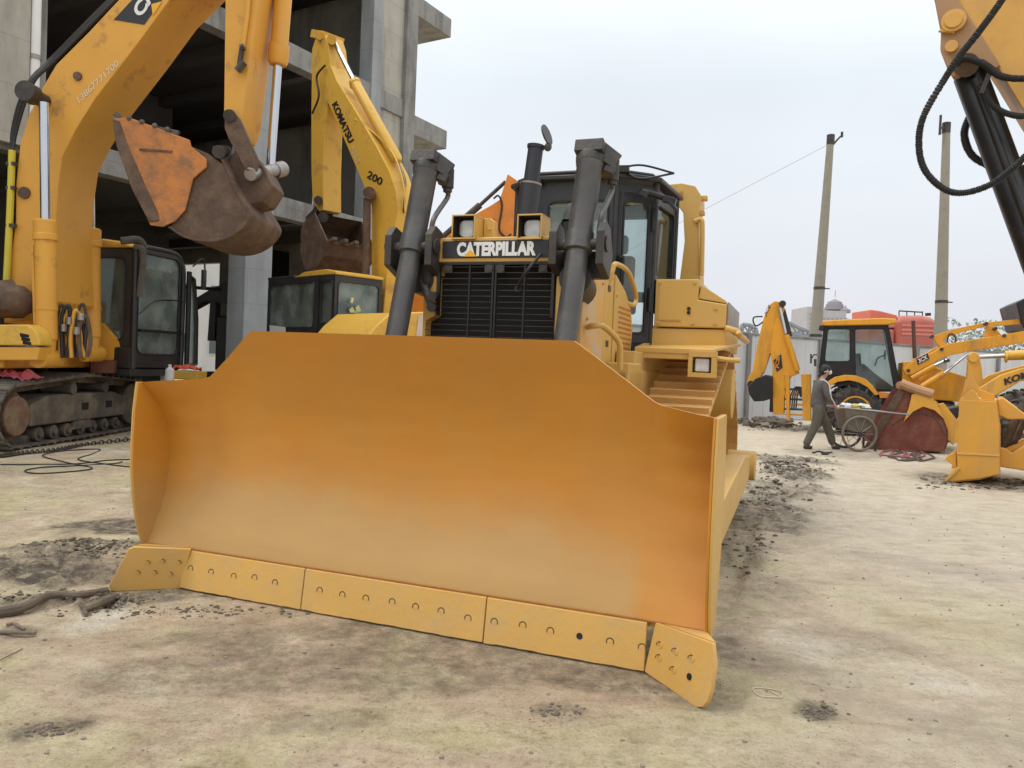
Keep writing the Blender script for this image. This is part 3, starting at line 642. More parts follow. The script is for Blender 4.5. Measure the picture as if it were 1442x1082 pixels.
# --- hood
q = MB(); q.prism([(-.47, 1.95, 2.02), (-.47, 1.95, 2.24), (-.36, 1.95, 2.36), (.36, 1.95, 2.36), (.47, 1.95, 2.24), (.47, 1.95, 2.02)], (0, 1.45, -.06)); q.obj('hood', DP, D, bevel=.02)
for sx in (-1, 1):
    # side cheek with worn paint, engine doors, perforated door
    xo = .60*sx
    q = MB(); q.prism([(xo, 1.55, 1.30), (xo, 2.20, 1.30), (xo, 2.20, 2.20), (xo, 2.02, 2.30), (xo, 1.75, 2.30), (xo, 1.60, 2.05)], (-.12*sx, 0, 0)); q.obj('side_cheek', mat('worn_yellow', (.66, .35, .07), .5, dirt=(.50, .42, .30), dirt_amt=.8, dirt_scale=2.2, stops=(.42, .6)), D, bevel=.012)
    q = MB(); q.box(min(xo, xo-.1*sx), max(xo, xo-.1*sx), 2.21, 2.50, 1.30, 2.17); q.obj('engine_door', DP, D, bevel=.008)
    q = MB(); q.prism([(xo+.012*sx, 2.51, 1.30), (xo+.012*sx, 3.02, 1.30), (xo+.012*sx, 3.20, 1.55), (xo+.012*sx, 3.26, 1.80), (xo+.012*sx, 3.16, 1.98), (xo+.012*sx, 2.90, 2.12), (xo+.012*sx, 2.51, 2.22)], (-.05*sx, 0, 0)); pd = q.obj('perforated_door', DP, D, bevel=.008)
    q = MB(); row = 0; z = 1.42
    while z < 2.0:
        y = 2.66+(.02 if row % 2 else 0)
        while y < 3.2:
            if y < (3.02+(z-1.3)*.9 if z < 1.6 else 3.24-abs(z-1.78)*.35)-.03: q.cyl((xo+.013*sx, y, z), (xo+.0165*sx, y, z), .0105, n=6)
            y += .05
        z += .042; row += 1
    q.obj('perforation', mat('hole_rust', (.45, .12, .04), .8), pd)
    # hand rails
    q = MB(); q.tube([(xo, 2.35, 2.14), (xo+.02*sx, 2.35, 2.24), (xo+.03*sx, 2.42, 2.29), (xo+.03*sx, 2.9, 2.28), (xo+.03*sx, 3.25, 2.12), (xo+.02*sx, 3.22, 2.03), (xo, 3.0, 2.03)], .021, 10); q.obj('handrail', DP, D)
# grab rail rising in front of the right-hand engine doors
q = MB(); q.tube([D.L(828, 461, x=.62), D.L(836, 459, x=.68), D.L(850, 460, x=.74), D.L(868, 477, x=.80), D.L(873, 490, x=.82), D.L(873, 520, x=.82)], .022, 10); q.obj('handrail', DP, D)
q = MB(); q.box(.62, .80, 2.3, 2.8, 1.0, 1.50); q.obj('step', DP, D, bevel=.015)
q = MB(); q.box(-.80, -.62, 2.3, 2.8, 1.0, 1.50); q.obj('step', DP, D, bevel=.015)
# --- headlights on the hood
for cx, cz in ((-.245, 2.415), (.255, 2.405)):
    y0 = 1.44; w_, h_ = .092, .088; m = MB()
    for (a, b_, c_, d_) in ((-w_, w_, h_-.012, h_), (-w_, w_, -h_, -h_+.012), (-w_, -w_+.012, -h_+.012, h_-.012), (w_-.012, w_, -h_+.012, h_-.012)): m.box(cx+a, cx+b_, y0-.09, y0+.1, cz+c_, cz+d_)
    m.box(cx-w_+.012, cx+w_-.012, y0+.06, y0+.1, cz-h_+.012, cz+h_-.012); hl = m.obj('headlight', DP, D, bevel=.003)
    m = MB(); m.box(cx-.075, cx+.075, y0+.0, y0+.055, cz-.073, cz+.073); m.obj('housing', X['black_paint'], hl, bevel=.004)
    m = MB()
    for (a, b_, c_, d_) in ((-w_+.0125, w_-.0125, h_-.015, h_-.0125), (-w_+.0125, -w_+.015, -h_+.0125, h_-.015), (w_-.015, w_-.0125, -h_+.0125, h_-.015)): m.box(cx+a, cx+b_, y0-.088, y0+.0, cz+c_, cz+d_)
    m.obj('visor_lining', X['matt_black'], hl)
    m = MB(); m.prism([(cx+.066*math.copysign(abs(math.cos(t))**.55, math.cos(t)), y0-.012, cz+.062*math.copysign(abs(math.sin(t))**.55, math.sin(t))) for t in [2*math.pi*i/28 for i in range(28)]], (0, .02, 0)); m.obj('lens', X['lens'], hl, bevel=.006)
q = MB(); q.prism([(-.15, 1.50, 2.34), (-.06, 1.50, 2.34), (-.06, 1.50, 2.47), (-.10, 1.50, 2.50), (-.15, 1.50, 2.50)], (0, .05, 0)); q.cyl((-.10, 1.495, 2.42), (-.10, 1.485, 2.42), .012, n=8); q.obj('light_bracket', DP, D, bevel=.004)
# --- lift cylinders
for sx in (-1, 1):
    A = Vector((.62*sx, 1.08, 1.50)); Bp = Vector((.632*sx, 1.49, 2.86)); dr = (Bp-A).normalized(); Lc = (Bp-A).length
    t0 = (2.27-A.z)/dr.z
    m = MB(); m.steps(A-dr*.75, Bp, [(0, .045), (.40, .045), (.40, .074), (.78, .076), (t0+.75-.05, .076), (t0+.75-.05, .088)], 28); cy = m.obj('lift_cylinder', X['cylinder_grey'], D)
    m = MB(); m.steps(A, Bp, [(t0-.06, .079), (t0-.05, .096), (t0+.08, .096), (t0+.085, .087), (Lc-.04, .090), (Lc-.03, .096), (Lc+.0, .096)], 28); m.obj('barrel', X['cylinder_grey'], cy)
    # end cap with ports and bolts
    m = MB(); m.steps(Bp, Bp+dr, [(-.02, .098), (.03, .104), (.06, .098)], 20)
    c = Bp+dr*.085; m.bar(c-Vector((.10, 0, 0)), c+Vector((.10, 0, 0)), .19, .09, up=dr); m.bar(c-Vector((.06, .07, .06)), c+Vector((.06, -.07, -.06)), .05, .10, up=dr)
    c2 = c+Vector((.09, .05, -.02)); m.bar(c+Vector((.02, .02, .0)), c2+Vector((.05, .03, -.07)), .15, .13, up=dr); m.bar(c2+Vector((.0, -.03, -.10)), c2+Vector((.07, -.02, -.13)), .10, .07, up=dr)
    m.cyl(c2+Vector((.045, .03, -.02)), c2+Vector((.045, .03, -.17))+dr*.0, .045, n=12); m.cyl(c2+Vector((.045, .03, -.16)), c2+Vector((.045, .03, -.20)), .034, n=12)
    for i, j in ((-1, -1), (-1, 1), (1, -1), (1, 1)): p = c+Vector((.055*i, -.0, 0))+dr.cross(Vector((1, 0, 0)))*.05*j; m.cyl(p+dr*.028, p+dr*.042, .016, n=6)
    m.obj('cylinder_cap', X['dark_steel'], cy, bevel=.008)
    # feed pipe down to the yoke
    p0 = c2+Vector((.045, .03, -.19)); tz = A+dr*t0
    m = MB(); m.tube([p0, p0+Vector((.0, .0, -.05)), tz+Vector((.14, .06, .22)), tz+Vector((.125, .04, .10))], .019, 10); m.obj('pipe', X['cylinder_grey'], cy)
    # trunnion yoke
    m = MB()
    for s2 in (-1, 1):
        x0 = tz.x+s2*.135
        m.prism([(x0, tz.y-.07, tz.z-.14), (x0, tz.y+.13, tz.z-.22), (x0, tz.y+.20, tz.z-.05), (x0, tz.y+.10, tz.z+.12), (x0, tz.y+.0, tz.z+.15), (x0, tz.y-.07, tz.z+.08)], (s2*.055, 0, 0))
        m.cyl((tz.x+s2*.08, tz.y, tz.z), (tz.x+s2*.20, tz.y, tz.z), .038, n=16); m.cyl((tz.x+s2*.192, tz.y, tz.z), (tz.x+s2*.204, tz.y, tz.z), .055, n=16)
    m.bar((tz.x-.16, tz.y+.17, tz.z-.12), (tz.x+.16, tz.y+.17, tz.z-.12), .12, .18)
    m.obj('yoke', X['dark_steel'], D, bevel=.012)
    m = MB(); m.cyl((tz.x-.03*sx, tz.y+.05, tz.z-.22), (tz.x-.10*sx, tz.y+.40, tz.z-.26), .11, .13, n=20); m.obj('yoke_mount', X['dark_steel'], D)
    # jointed hose behind
    if sx < 0:
        pa = [D.L(593, 408, y=1.33), D.L(599, 425, y=1.32), D.L(606, 440, y=1.33)]
        m = MB(); m.tube([D.L(588, 385, y=1.42), D.L(596, 405, y=1.33), D.L(604, 425, y=1.30), D.L(608, 437, y=1.33)], .020, 10); m.cyl(D.L(598, 404, y=1.33), D.L(605, 420, y=1.315), .028, n=12)
        for u, v in ((611, 417), (610, 432)): m.cyl(D.L(u, v, y=1.36), D.L(u-3, v+1, y=1.28), .033, n=14)
        m.obj('swivel_hose', X['dark_steel'], D)
# --- exhaust
m = MB(); b0 = Vector((-.03, 2.0, 2.34)); b1 = Vector((.045, 2.02, 3.17)); dr = (b1-b0).normalized()
m.steps(b0, b1, [(0, .09), (.02, .09), (.03, .083), (.52, .083), (.53, .061), (.80, .060), (.80, .068), (.825, .070), (.83, .055), (.75, .05)], 28)
ex = m.obj('exhaust_stack', mat('exhaust_black', (.022, .024, .03), .42, var=.2, dirt=(.1, .1, .1), dirt_amt=.2), D)
m = MB(); m.steps(b0, b1, [(.515, .085), (.53, .086), (.535, .064)], 28); m.steps(b0, b1, [(.02, .092), (.045, .092), (.045, .084)], 28); m.obj('clamp_band', X['worn_steel'], ex)
m = MB(); c = b1+Vector((.10, .0, -.02)); m.cyl(c, c+Vector((-.052, .02, .17)), .010, n=8)
nrm = Vector((.95, -.12, .30)).normalized(); c = b1+Vector((.078, .0, .065)); m.steps(c, c+nrm, [(0, .01), (0, .082), (.012, .082), (.012, .01)], 24); m.ball(b1+Vector((.10, -.01, -.03)), .032, (1, .7, 1.1), 10); m.obj('rain_flap', X['dark_steel'], ex)
m = MB(); m.cyl((.22, 2.35, 2.32), (.22, 2.35, 2.62), .05, n=14); m.cyl((.22, 2.35, 2.45), (.22, 2.35, 2.60), .062, n=14); m.tube([(.22, 2.35, 2.62), (.24, 2.45, 2.76), (.28, 2.7, 2.82)], .045, 10); m.obj('intake_pipe', X['black_paint'], D)
# --- cab: six-sided plan, windscreen, slanting doors, rear
CB = X['cab_black']
zb, zt = 1.70, 3.22
pl_ = [(-.375, 3.38), (.375, 3.38), (.700, 3.62), (.78, 4.35), (-.78, 4.35), (-.700, 3.62)]
def wall(i, j, z0, z1, fw, gl, th=.04, rnd=.10):
    a, b_ = pl_[i], pl_[j]; return frame_panel([(a[0], a[1], z0), (b_[0], b_[1], z0), (b_[0], b_[1], z1), (a[0], a[1], z1)], D, fw, th, CB, X[gl], rnd=rnd*.6)
wall(0, 1, zb+.35, zt, (.09, .07, .10, .20), 'cab_glass')
wall(1, 2, zb, zt-.05, (.085, .06, .09, .15), 'pale_glass')
wall(5, 0, zb, zt-.05, (.075, .10, .09, .17), 'pale_glass')
wall(2, 3, zb+.30, zt-.05, (.06, .06, .3, .14), 'pale_glass'); wall(4, 5, zb+.30, zt-.05, (.06, .06, .3, .14), 'pale_glass')
wall(3, 4, zb+.45, zt-.05, (.1, .1, .1, .14), 'pale_glass')
m = MB(); rp = [(-.42, 3.30), (.42, 3.30), (.76, 3.58), (.84, 4.42), (-.84, 4.42), (-.76, 3.58)]
m.prism([(x, y, zt-.01) for x, y in rp], (0, 0, .05)); m.prism([(x*.9, 3.36+(y-3.36)*.93, zt+.041) for x, y in rp], (0, 0, .035)); m.obj('cab_roof', CB, D, bevel=.02)
m = MB(); m.prism([(x*.98, 3.40+(y-3.38)*.98, 1.62) for x, y in pl_], (0, 0, .08)); m.obj('cab_floor', CB, D)
m = MB()   # corner posts
for (x, y) in pl_[:4]+pl_[5:]: m.cyl((x, y+.015, zb), (x, y+.015, zt-.01), .028, n=10)
m.obj('cab_post', CB, D)
# door rails and handle, hinges, wiper, work lights on the roof corner
A_, B_ = Vector((.40, 3.385, 0)), Vector((.68, 3.595, 0)); o_ = Vector((.018, -.022, 0)); m = MB()
def dl(t, z): return A_+(B_-A_)*t+o_+Vector((0, 0, z))
for t in (.06, .97): m.bar(dl(t, zb+.06), dl(t, zt-.12), .012, .010, up=o_)
m.bar(dl(.06, zt-.12), dl(.97, zt-.12), .012, .01, up=o_); m.obj('door_frame', CB, D)
m = MB(); m.tube([dl(.10, 2.46), dl(.10, 2.46)+o_*2, dl(.10, 2.24)+o_*2, dl(.10, 2.24)], .012, 8, 2); m.bar(dl(.10, 2.45), dl(.10, 2.50), .05, .04, up=o_); m.obj('door_handle', X['black_paint'], D)
for z in (2.75, 2.0): m = MB(); m.bar(dl(1.0, z), dl(1.0, z+.22), .03, .03, up=o_); m.obj('hinge', X['black_paint'], D)
m = MB(); m.tube([D.L(903, 270, y=3.38), D.L(915, 272, y=3.46), D.L(935, 279, y=3.52)], .03, 8); m.bar(D.L(901, 271, y=3.36), D.L(912, 276, y=3.38), .05, .06); m.bar(D.L(934, 280, y=3.5), D.L(952, 285, y=3.5), .07, .06); m.bar(D.L(942, 284, y=3.48), D.L(953, 296, y=3.46), .035, .03); m.obj('work_light', X['black_paint'], D, bevel=.006)
m = MB(); m.tube([(.44, 3.34, zt+.09), (.62, 3.36, zt+.10), (.88, 3.50, zt+.05)], .010, 6); m.tube([(.44, 3.34, zt+.06), (.60, 3.36, zt-.02), (.88, 3.50, zt+.05)], .010, 6); m.bar((.34, 3.30, zt+.06), (.50, 3.32, zt+.06), .07, .06); m.obj('mirror_bracket', X['black_paint'], D)
m = MB(); m.bar((-.34, 3.32, zt-.02), (-.45, 3.32, zt-.02), .05, .05); m.bar((-.46, 3.30, 2.97), (-.38, 3.30, 2.97), .03, .03); m.obj('light_mount', X['black_paint'], D)
# operator seat and console
m = MB(); m.box(-.05, .42, 4.0, 4.45-.12, 2.02, 2.14); m.obj('seat', X['seat_red'], D, bevel=.03)
m = MB(); m.box(-.02, .40, 4.18, 4.30, 2.14, 2.62); m.obj('seat_back', X['seat_red'], D, bevel=.04)
m = MB(); m.box(.08, .32, 4.20, 4.30, 2.64, 2.84); m.obj('head_rest', X['cylinder_grey'], D, bevel=.04)
m = MB(); m.prism([(.1, 3.55, 1.70), (.45, 3.55, 1.70), (.45, 3.55, 2.15), (.1, 3.55, 2.2)], (0, .15, 0)); m.obj('console', X['cylinder_grey'], D, bevel=.02)
# dusty windscreen cowl
m = MB(); m.prism([(.375, 3.37, 1.9), (.60, 2.75, 1.9), (.56, 2.45, 2.33), (.375, 3.32, 2.33)], (-.03, 0, 0)); m.prism([(-.375, 3.37, 1.9), (-.60, 2.75, 1.9), (-.56, 2.45, 2.33), (-.375, 3.32, 2.33)], (.03, 0, 0)); m.obj('cowl', mat('grey_panel', (.30, .29, .27), .6, dirt=(.5, .42, .3), dirt_amt=.6), D)
# --- rollover bar
RY = 4.6; RZ = 1.0
m = MB(); LX = -.66
P = D.tr([(955, 410), (986, 410), (986, 386), (985, 372), (984, 330), (984, 300), (987, 284), (987, 275), (979, 262), (960, 258), (940, 260)], y=RY)
P += [Vector((LX, RY, P[-1].z)), Vector((LX, RY, P[6].z))]+D.tr([(952, 284), (955, 290), (962, 300), (964, 340), (960, 372)], y=RY)
m.prism(P, (0, .34, 0)); m.box(LX, LX+.2, RY+.005, RY+.335, 2.3, P[6].z-.002); m.obj('rollover_bar', DP, D, bevel=.01)
c = D.L(957, 270, y=RY); m = MB(); m.cyl(c, c-Vector((0, .018, 0)), .034, n=16); m.cyl(c-Vector((0, .018, 0)), c-Vector((0, .03, 0)), .02, n=6); m.obj('bolt', DP, D)
for (u, v) in ((990, 277), (986, 298)):
    c = D.L(u, v, y=RY); m = MB(); m.box(c.x-.04, c.x+.035, RY+.05, RY+.15, c.z-.022, c.z+.022); m.obj('bracket', DP, D, bevel=.005)
m = MB(); m.tube(D.tr([(978, 312), (987, 310), (989, 322), (988, 388)], y=RY-.02), .026, 10); m.obj('handrail', DP, D)
# --- fuel tank / hydraulic boxes on the fenders
for sx in (-1, 1):
    m = MB(); P = [(.74, 1.86), (1.40, 1.86), (1.40, 2.08), (1.14, 2.12), (1.14, 2.31), (.74, 2.31)]
    m.prism([(x*sx, 3.60, z) for x, z in P], (0, 1.5, 0)); tk = m.obj('fender_tank', DP, D, bevel=.015)
    m = MB(); m.prism([(x*sx, 3.592, z) for x, z in [(.77, 1.92), (.99, 1.92), (.99, 1.928), (.778, 1.928), (.778, 2.27), (.77, 2.27)]], (0, .006, 0)); m.obj('panel_joint', X['track_yellow'], tk)
    m = MB()
    for z in (2.035, 1.998): m.cyl((1.06*sx, 3.59, z), (1.06*sx, 3.61, z), .017, n=12)
    m.obj('key_hole', X['black_paint'], tk)
    m = MB(); m.prism([(.72*sx, 3.62, 1.66), (1.40*sx, 3.62, 1.66), (1.40*sx, 3.62, 1.85), (.72*sx, 3.62, 1.85)], (0, 1.5, 0)); m.obj('lower_tank', DP, D, bevel=.012)
    m = MB(); m.prism([(1.14*sx, 3.62, 2.13), (1.16*sx, 3.62, 2.26), (1.38*sx, 3.62, 2.12), (1.38*sx, 3.62, 2.09)], (0, 1.2, 0)); m.obj('tank_cover', DP, D, bevel=.008)
    m = MB(); m.prism([(1.405*sx, 3.63, 1.88), (1.405*sx, 4.9, 1.88), (1.405*sx, 4.9, 2.10), (1.405*sx, 3.63, 2.10)], (.012*sx, 0, 0)); m.obj('reflective_panel', X['worn_steel'], tk)
    m = MB(); m.tube([(1.40*sx, 3.58, 1.86), (1.50*sx, 3.58, 1.83), (1.52*sx, 3.7, 1.80), (1.50*sx, 5.0, 1.80)], .03, 10); m.obj('handrail', DP, D)
    # fender
    m = MB(); m.prism([(.70*sx, 2.95, 1.615), (1.36*sx, 2.95, 1.615), (1.44*sx, 3.3, 1.66), (1.44*sx, 5.1, 1.75), (.70*sx, 5.1, 1.75), (.70*sx, 3.3, 1.66)], (0, 0, .03)); m.box(min(.70*sx, 1.30*sx), max(.70*sx, 1.30*sx), 2.95, 2.98, 1.55, 1.625); m.obj('fender', DP, D, bevel=.008)
    m = MB(); m.box(min(.62*sx, .78*sx), max(.62*sx, .78*sx), 2.6, 4.4, .9, 1.60); m.obj('fender_support', DP, D, bevel=.01)
    m = MB(); x0, x1 = (1.17, 1.40) if sx > 0 else (-1.40, -1.17)
    for (a, b_, c_, d_) in ((x0, x1, 1.575, 1.625), (x0, x1, 1.405, 1.445), (x0, x0+.035, 1.445, 1.575), (x1-.04, x1, 1.445, 1.575)): m.box(a, b_, 2.90, 3.0, c_, d_)
    m.box(x0+.035, x1-.04, 2.975, 3.0, 1.445, 1.575); fl = m.obj('fender_light', DP, D, bevel=.003)
    xm = (x0+x1)/2; m = MB(); m.box(x0+.037, x1-.042, 2.95, 2.974, 1.447, 1.573); m.obj('housing', X['black_paint'], fl)
    m = MB(); m.box(xm-.062, xm+.058, 2.925, 2.949, 1.452, 1.566); m.obj('lens', X['lens'], fl, bevel=.02)
    m = MB(); m.tube([(1.40*sx, 2.95, 1.57), (1.50*sx, 2.95, 1.56), (1.58*sx, 2.98, 1.56)], .022, 8); m.obj('hook_rail', DP, D)
# --- rear ripper block, out of sight from the front
m = MB(); m.box(-.55, .55, 5.1, 5.7, .8, 1.5); m.prism([(-.05, 5.7, 1.6), (-.05, 6.1, 1.5), (-.05, 6.2, .6), (-.05, 6.0, .25), (-.05, 5.9, .7), (-.05, 5.6, 1.2)], (.1, 0, 0)); m.obj('ripper', DP, D, bevel=.02)

# bolts, seams and a drip-stained latch or two on the body panels
def bodybolts(pts, axis=(0, -1, 0), r=.012):
    for p in pts:
        m = MB(); a = Vector(p); n_ = Vector(axis); m.cyl(a-n_*.002, a+n_*.004, r*1.5, n=12); m.cyl(a+n_*.004, a+n_*.012, r, n=6); m.obj('bolt', DP, D)
bodybolts([(x, 3.598, z) for x in (.78, 1.10) for z in (1.90, 2.275)]+[(1.30, 3.598, 1.90), (1.30, 3.598, 2.04)])
bodybolts([(x, 3.618, 1.70) for x in (.80, 1.0, 1.2, 1.34)])
bodybolts([(x, gy-.002, z) for x in (-.452, .452) for z in (2.10, 2.30)], r=.009)
bodybolts([(.602, y, z) for y in (1.70, 2.12) for z in (1.5, 1.8, 2.1)], (1, 0, 0), .010)
bodybolts([(.612, y, z) for y in (2.56,) for z in (1.45, 1.75, 2.05)], (1, 0, 0), .010)
m = MB(); m.box(.7, 1.34, 2.944, 2.949, 1.60, 1.606); m.obj('panel_joint', X['track_yellow'], D)
for z in (2.06, 1.62): m = MB(); m.box(.601, .606, 2.30, 2.38, z, z+.05); m.obj('latch', X['dark_steel'], D, bevel=.004)

# ================================================================== CONCRETE BUILDING (bare frame of a hall)
FD = math.atan2(1, .58)      # facade runs away to the right
ang = math.atan2(1, .58)
Bd = Thing('concrete_building', 'unfinished grey concrete frame building with open dark floors behind the excavators', 'building', (-6.45, 20.8), ang)
# local x runs along the facade (away), local y goes into the building (left)
def bp_(u, v): p = Bd.L(u, v, y=0); return p.x, p.z
COLS = [(-24, -23.4), (-17.2, -16.6), (-10.2, -9.6), (-5.75, -5.15), (-.55, .12)]
xe = bp_(583, 250)[0]; xc = bp_(553, 300)[0]
XL = -24
FZ = [(5.02, 5.62), (9.05, 9.68), (13.2, 13.8)]
zz = [bp_(388, 304)[1], bp_(388, 274)[1], bp_(402, 86)[1], bp_(407, 58)[1]]
FZ = [(zz[0], zz[1]), (zz[2], zz[3]), (zz[2]+4.2, zz[3]+4.2)]
xcol = [bp_(346, 300)[0], bp_(384, 300)[0]]
for a, b_ in [(xcol[0], xcol[1])]+[(xcol[0]-d, xcol[0]-d+.7) for d in (7.2, 14.4, 21.6)]:
    m = MB(); m.box(a, b_, -.05, .6, 0, 15); m.obj('column', X['concrete_blue'], Bd, bevel=.02)
x1 = bp_(523, 100)[0]; x2 = bp_(537, 100)[0]; x3 = bp_(570, 100)[0]; x4 = bp_(585, 100)[0]
m = MB(); m.box(x1, x2, -.03, .5, 0, 15); m.obj('column', X['concrete_blue'], Bd, bevel=.02)
m = MB(); m.box(x3, x4, -.06, .6, 0, 15); m.obj('column', X['concrete'], Bd, bevel=.02)
for k, (a, b_) in enumerate(FZ):
    m = MB(); m.box(XL, x3, .02, .42, a, b_); m.obj('beam', X['concrete'], Bd, bevel=.015)
    m = MB(); m.box(XL, x4-.1, .43, 14, b_-.22, b_-.02); m.obj('floor_slab', X['shaded_concrete'], Bd)
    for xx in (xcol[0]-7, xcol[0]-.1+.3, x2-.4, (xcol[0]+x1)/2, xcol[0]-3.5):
        m = MB(); m.box(xx, xx+.3, .43, 13.5, a+.05, b_-.225); m.obj('cross_beam', X['shaded_concrete'], Bd)
m = MB(); m.box(x2, x3, .10, .32, FZ[0][1], FZ[1][0]); m.obj('wall_panel', X['plaster'], Bd)
m = MB(); m.box(x2, x3, .10, .32, FZ[1][1], 15); m.obj('wall_panel', X['plaster'], Bd)
m = MB(); m.box(x2, x3, .10, .32, 0, FZ[0][0]); m.obj('wall_panel', X['plaster'], Bd)
ya_, yb_ = sorted((Bd.L(243, 385, x=x4-.15).y, Bd.L(313, 385, x=x4-.15).y)); zo_ = Bd.L(285, 372, x=x4-.15).z
for (a, b_, c_, d_) in ((.6, ya_, 0, zo_), (yb_, max(yb_+.5, 16), 0, zo_), (.6, max(yb_+.5, 16), zo_+.002, 15)):
    m = MB(); m.box(x4-.28, x4-.02, a, b_, c_, d_); m.obj('end_wall', X['plaster'], Bd)

# inner back wall with one bay open to daylight
def back(u, v): p = Bd.L(u, v, y=13.5); return p.x, p.z
o0, oz0 = back(243, 372); o1, _ = back(314, 373); zt_ = oz0
m = MB(); m.box(XL, min(o0, o1), 13.5, 13.8, 0, 15); m.obj('back_wall', X['shaded_concrete'], Bd)
if max(o0, o1) < x4: m = MB(); m.box(max(o0, o1), x4, 13.5, 13.8, 0, 15); m.obj('back_wall', X['shaded_concrete'], Bd)
m = MB(); m.box(min(o0, o1, x4-.3), x4-.3, 13.5, 13.8, zt_, 15); m.obj('back_wall', X['shaded_concrete'], Bd)
m = MB(); m.box(XL, Bd.L(236, 400, y=7).x, 7, 7.2, 0, 15); m.obj('partition', X['shaded_concrete'], Bd)
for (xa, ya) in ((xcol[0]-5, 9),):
    m = MB(); m.box(xa, xa+.5, ya, ya+.5, 0, 15); m.obj('inner_column', X['shaded_concrete'], Bd)
m = MB(); m.box(Bd.L(352, 400, y=5.2).x, x4-.3, 5.2, 5.4, 0, FZ[0][0]); m.obj('partition', X['matt_black'], Bd)  # black sheet painted as the deep shade inside the ground floor
# projecting slabs beyond the corner
for (pts) in ([(586, 0), (590, -12), (632, 14), (629, 40), (588, 22)], [(583, 163), (626, 186), (624, 206), (582, 196)]):
    P = [Bd.L(u, v, y=.0) for u, v in pts]; z0 = min(P[0].z, P[-1].z)
    x9 = P[1].x if len(pts) == 4 else P[2].x
    zlo, zhi = (P[3].z, P[0].z) if len(pts) == 4 else (P[-1].z, P[-1].z+.62)
    m = MB(); m.box(x4+.002, x4+1.9, -.02, 5.5, zhi-.62, zhi+.02); m.obj('balcony_slab', X['concrete'], Bd, bevel=.02)
# grey rendered pier and pipe at the near end of the facade
xa, xb = bp_(-60, 200)[0], bp_(33, 200)[0]
m = MB(); m.box(xa, xb, -.15, .0, bp_(20, 205)[1], 15); m.obj('wall_panel', X['plaster'], Bd, label='stained grey panel by the downpipe')
m = MB(); m.cyl((bp_(44, 100)[0], -.12, 2.0), (bp_(44, 100)[0], -.12, 15), .09, n=16)
m.obj('drain_pipe', X['white'], Bd)
for z in (4, 7, 10):
    m = MB(); m.cyl((bp_(44, 100)[0], -.12, z), (bp_(44, 100)[0], -.12, z+.08), .11, n=16); m.obj('pipe_clamp', X['worn_steel'], Bd)
m = MB(); m.box(bp_(50, 100)[0]-.05, bp_(57, 100)[0]+.1, -.03, .5, 0, 15); m.obj('column', X['concrete'], Bd, bevel=.02)

# pale building seen through the open bay
Fb = Thing('apartment_building', 'pale rendered building with barred windows seen through the open bay of the concrete frame', 'building', (-26, 52), rad(18))
m = MB(); m.box(-14, 14, 0, 10, 0, 14); m.obj('wall', X['pale_wall'], Fb)
for i in range(-4, 5):
    for zz_ in (1.2, 4.6, 8.0, 11.2):
        m = MB(); m.box(i*2.9-.8, i*2.9+.8, -.06, -.002, zz_, zz_+1.5); wf = m.obj('window', X['pale_wall'], Fb)
        m = MB(); m.box(i*2.9-.72, i*2.9-.04, -.09, -.061, zz_+.1, zz_+1.4); m.box(i*2.9+.04, i*2.9+.72, -.09, -.061, zz_+.1, zz_+1.4); m.obj('pane', X['window_dark'], wf)
m = MB(); m.box(-14.2, 14.2, -.3, 10.2, 14, 14.4); m.obj('roof', X['concrete'], Fb)

# ================================================================== LARGE EXCAVATOR ON THE LEFT
E_ = Thing('excavator', 'large dirty yellow excavator on the left with raised boom and rusty orange bucket', 'excavator', (-8.2, 11.9), 0)
EP = X['excavator_paint']; YN = -.95
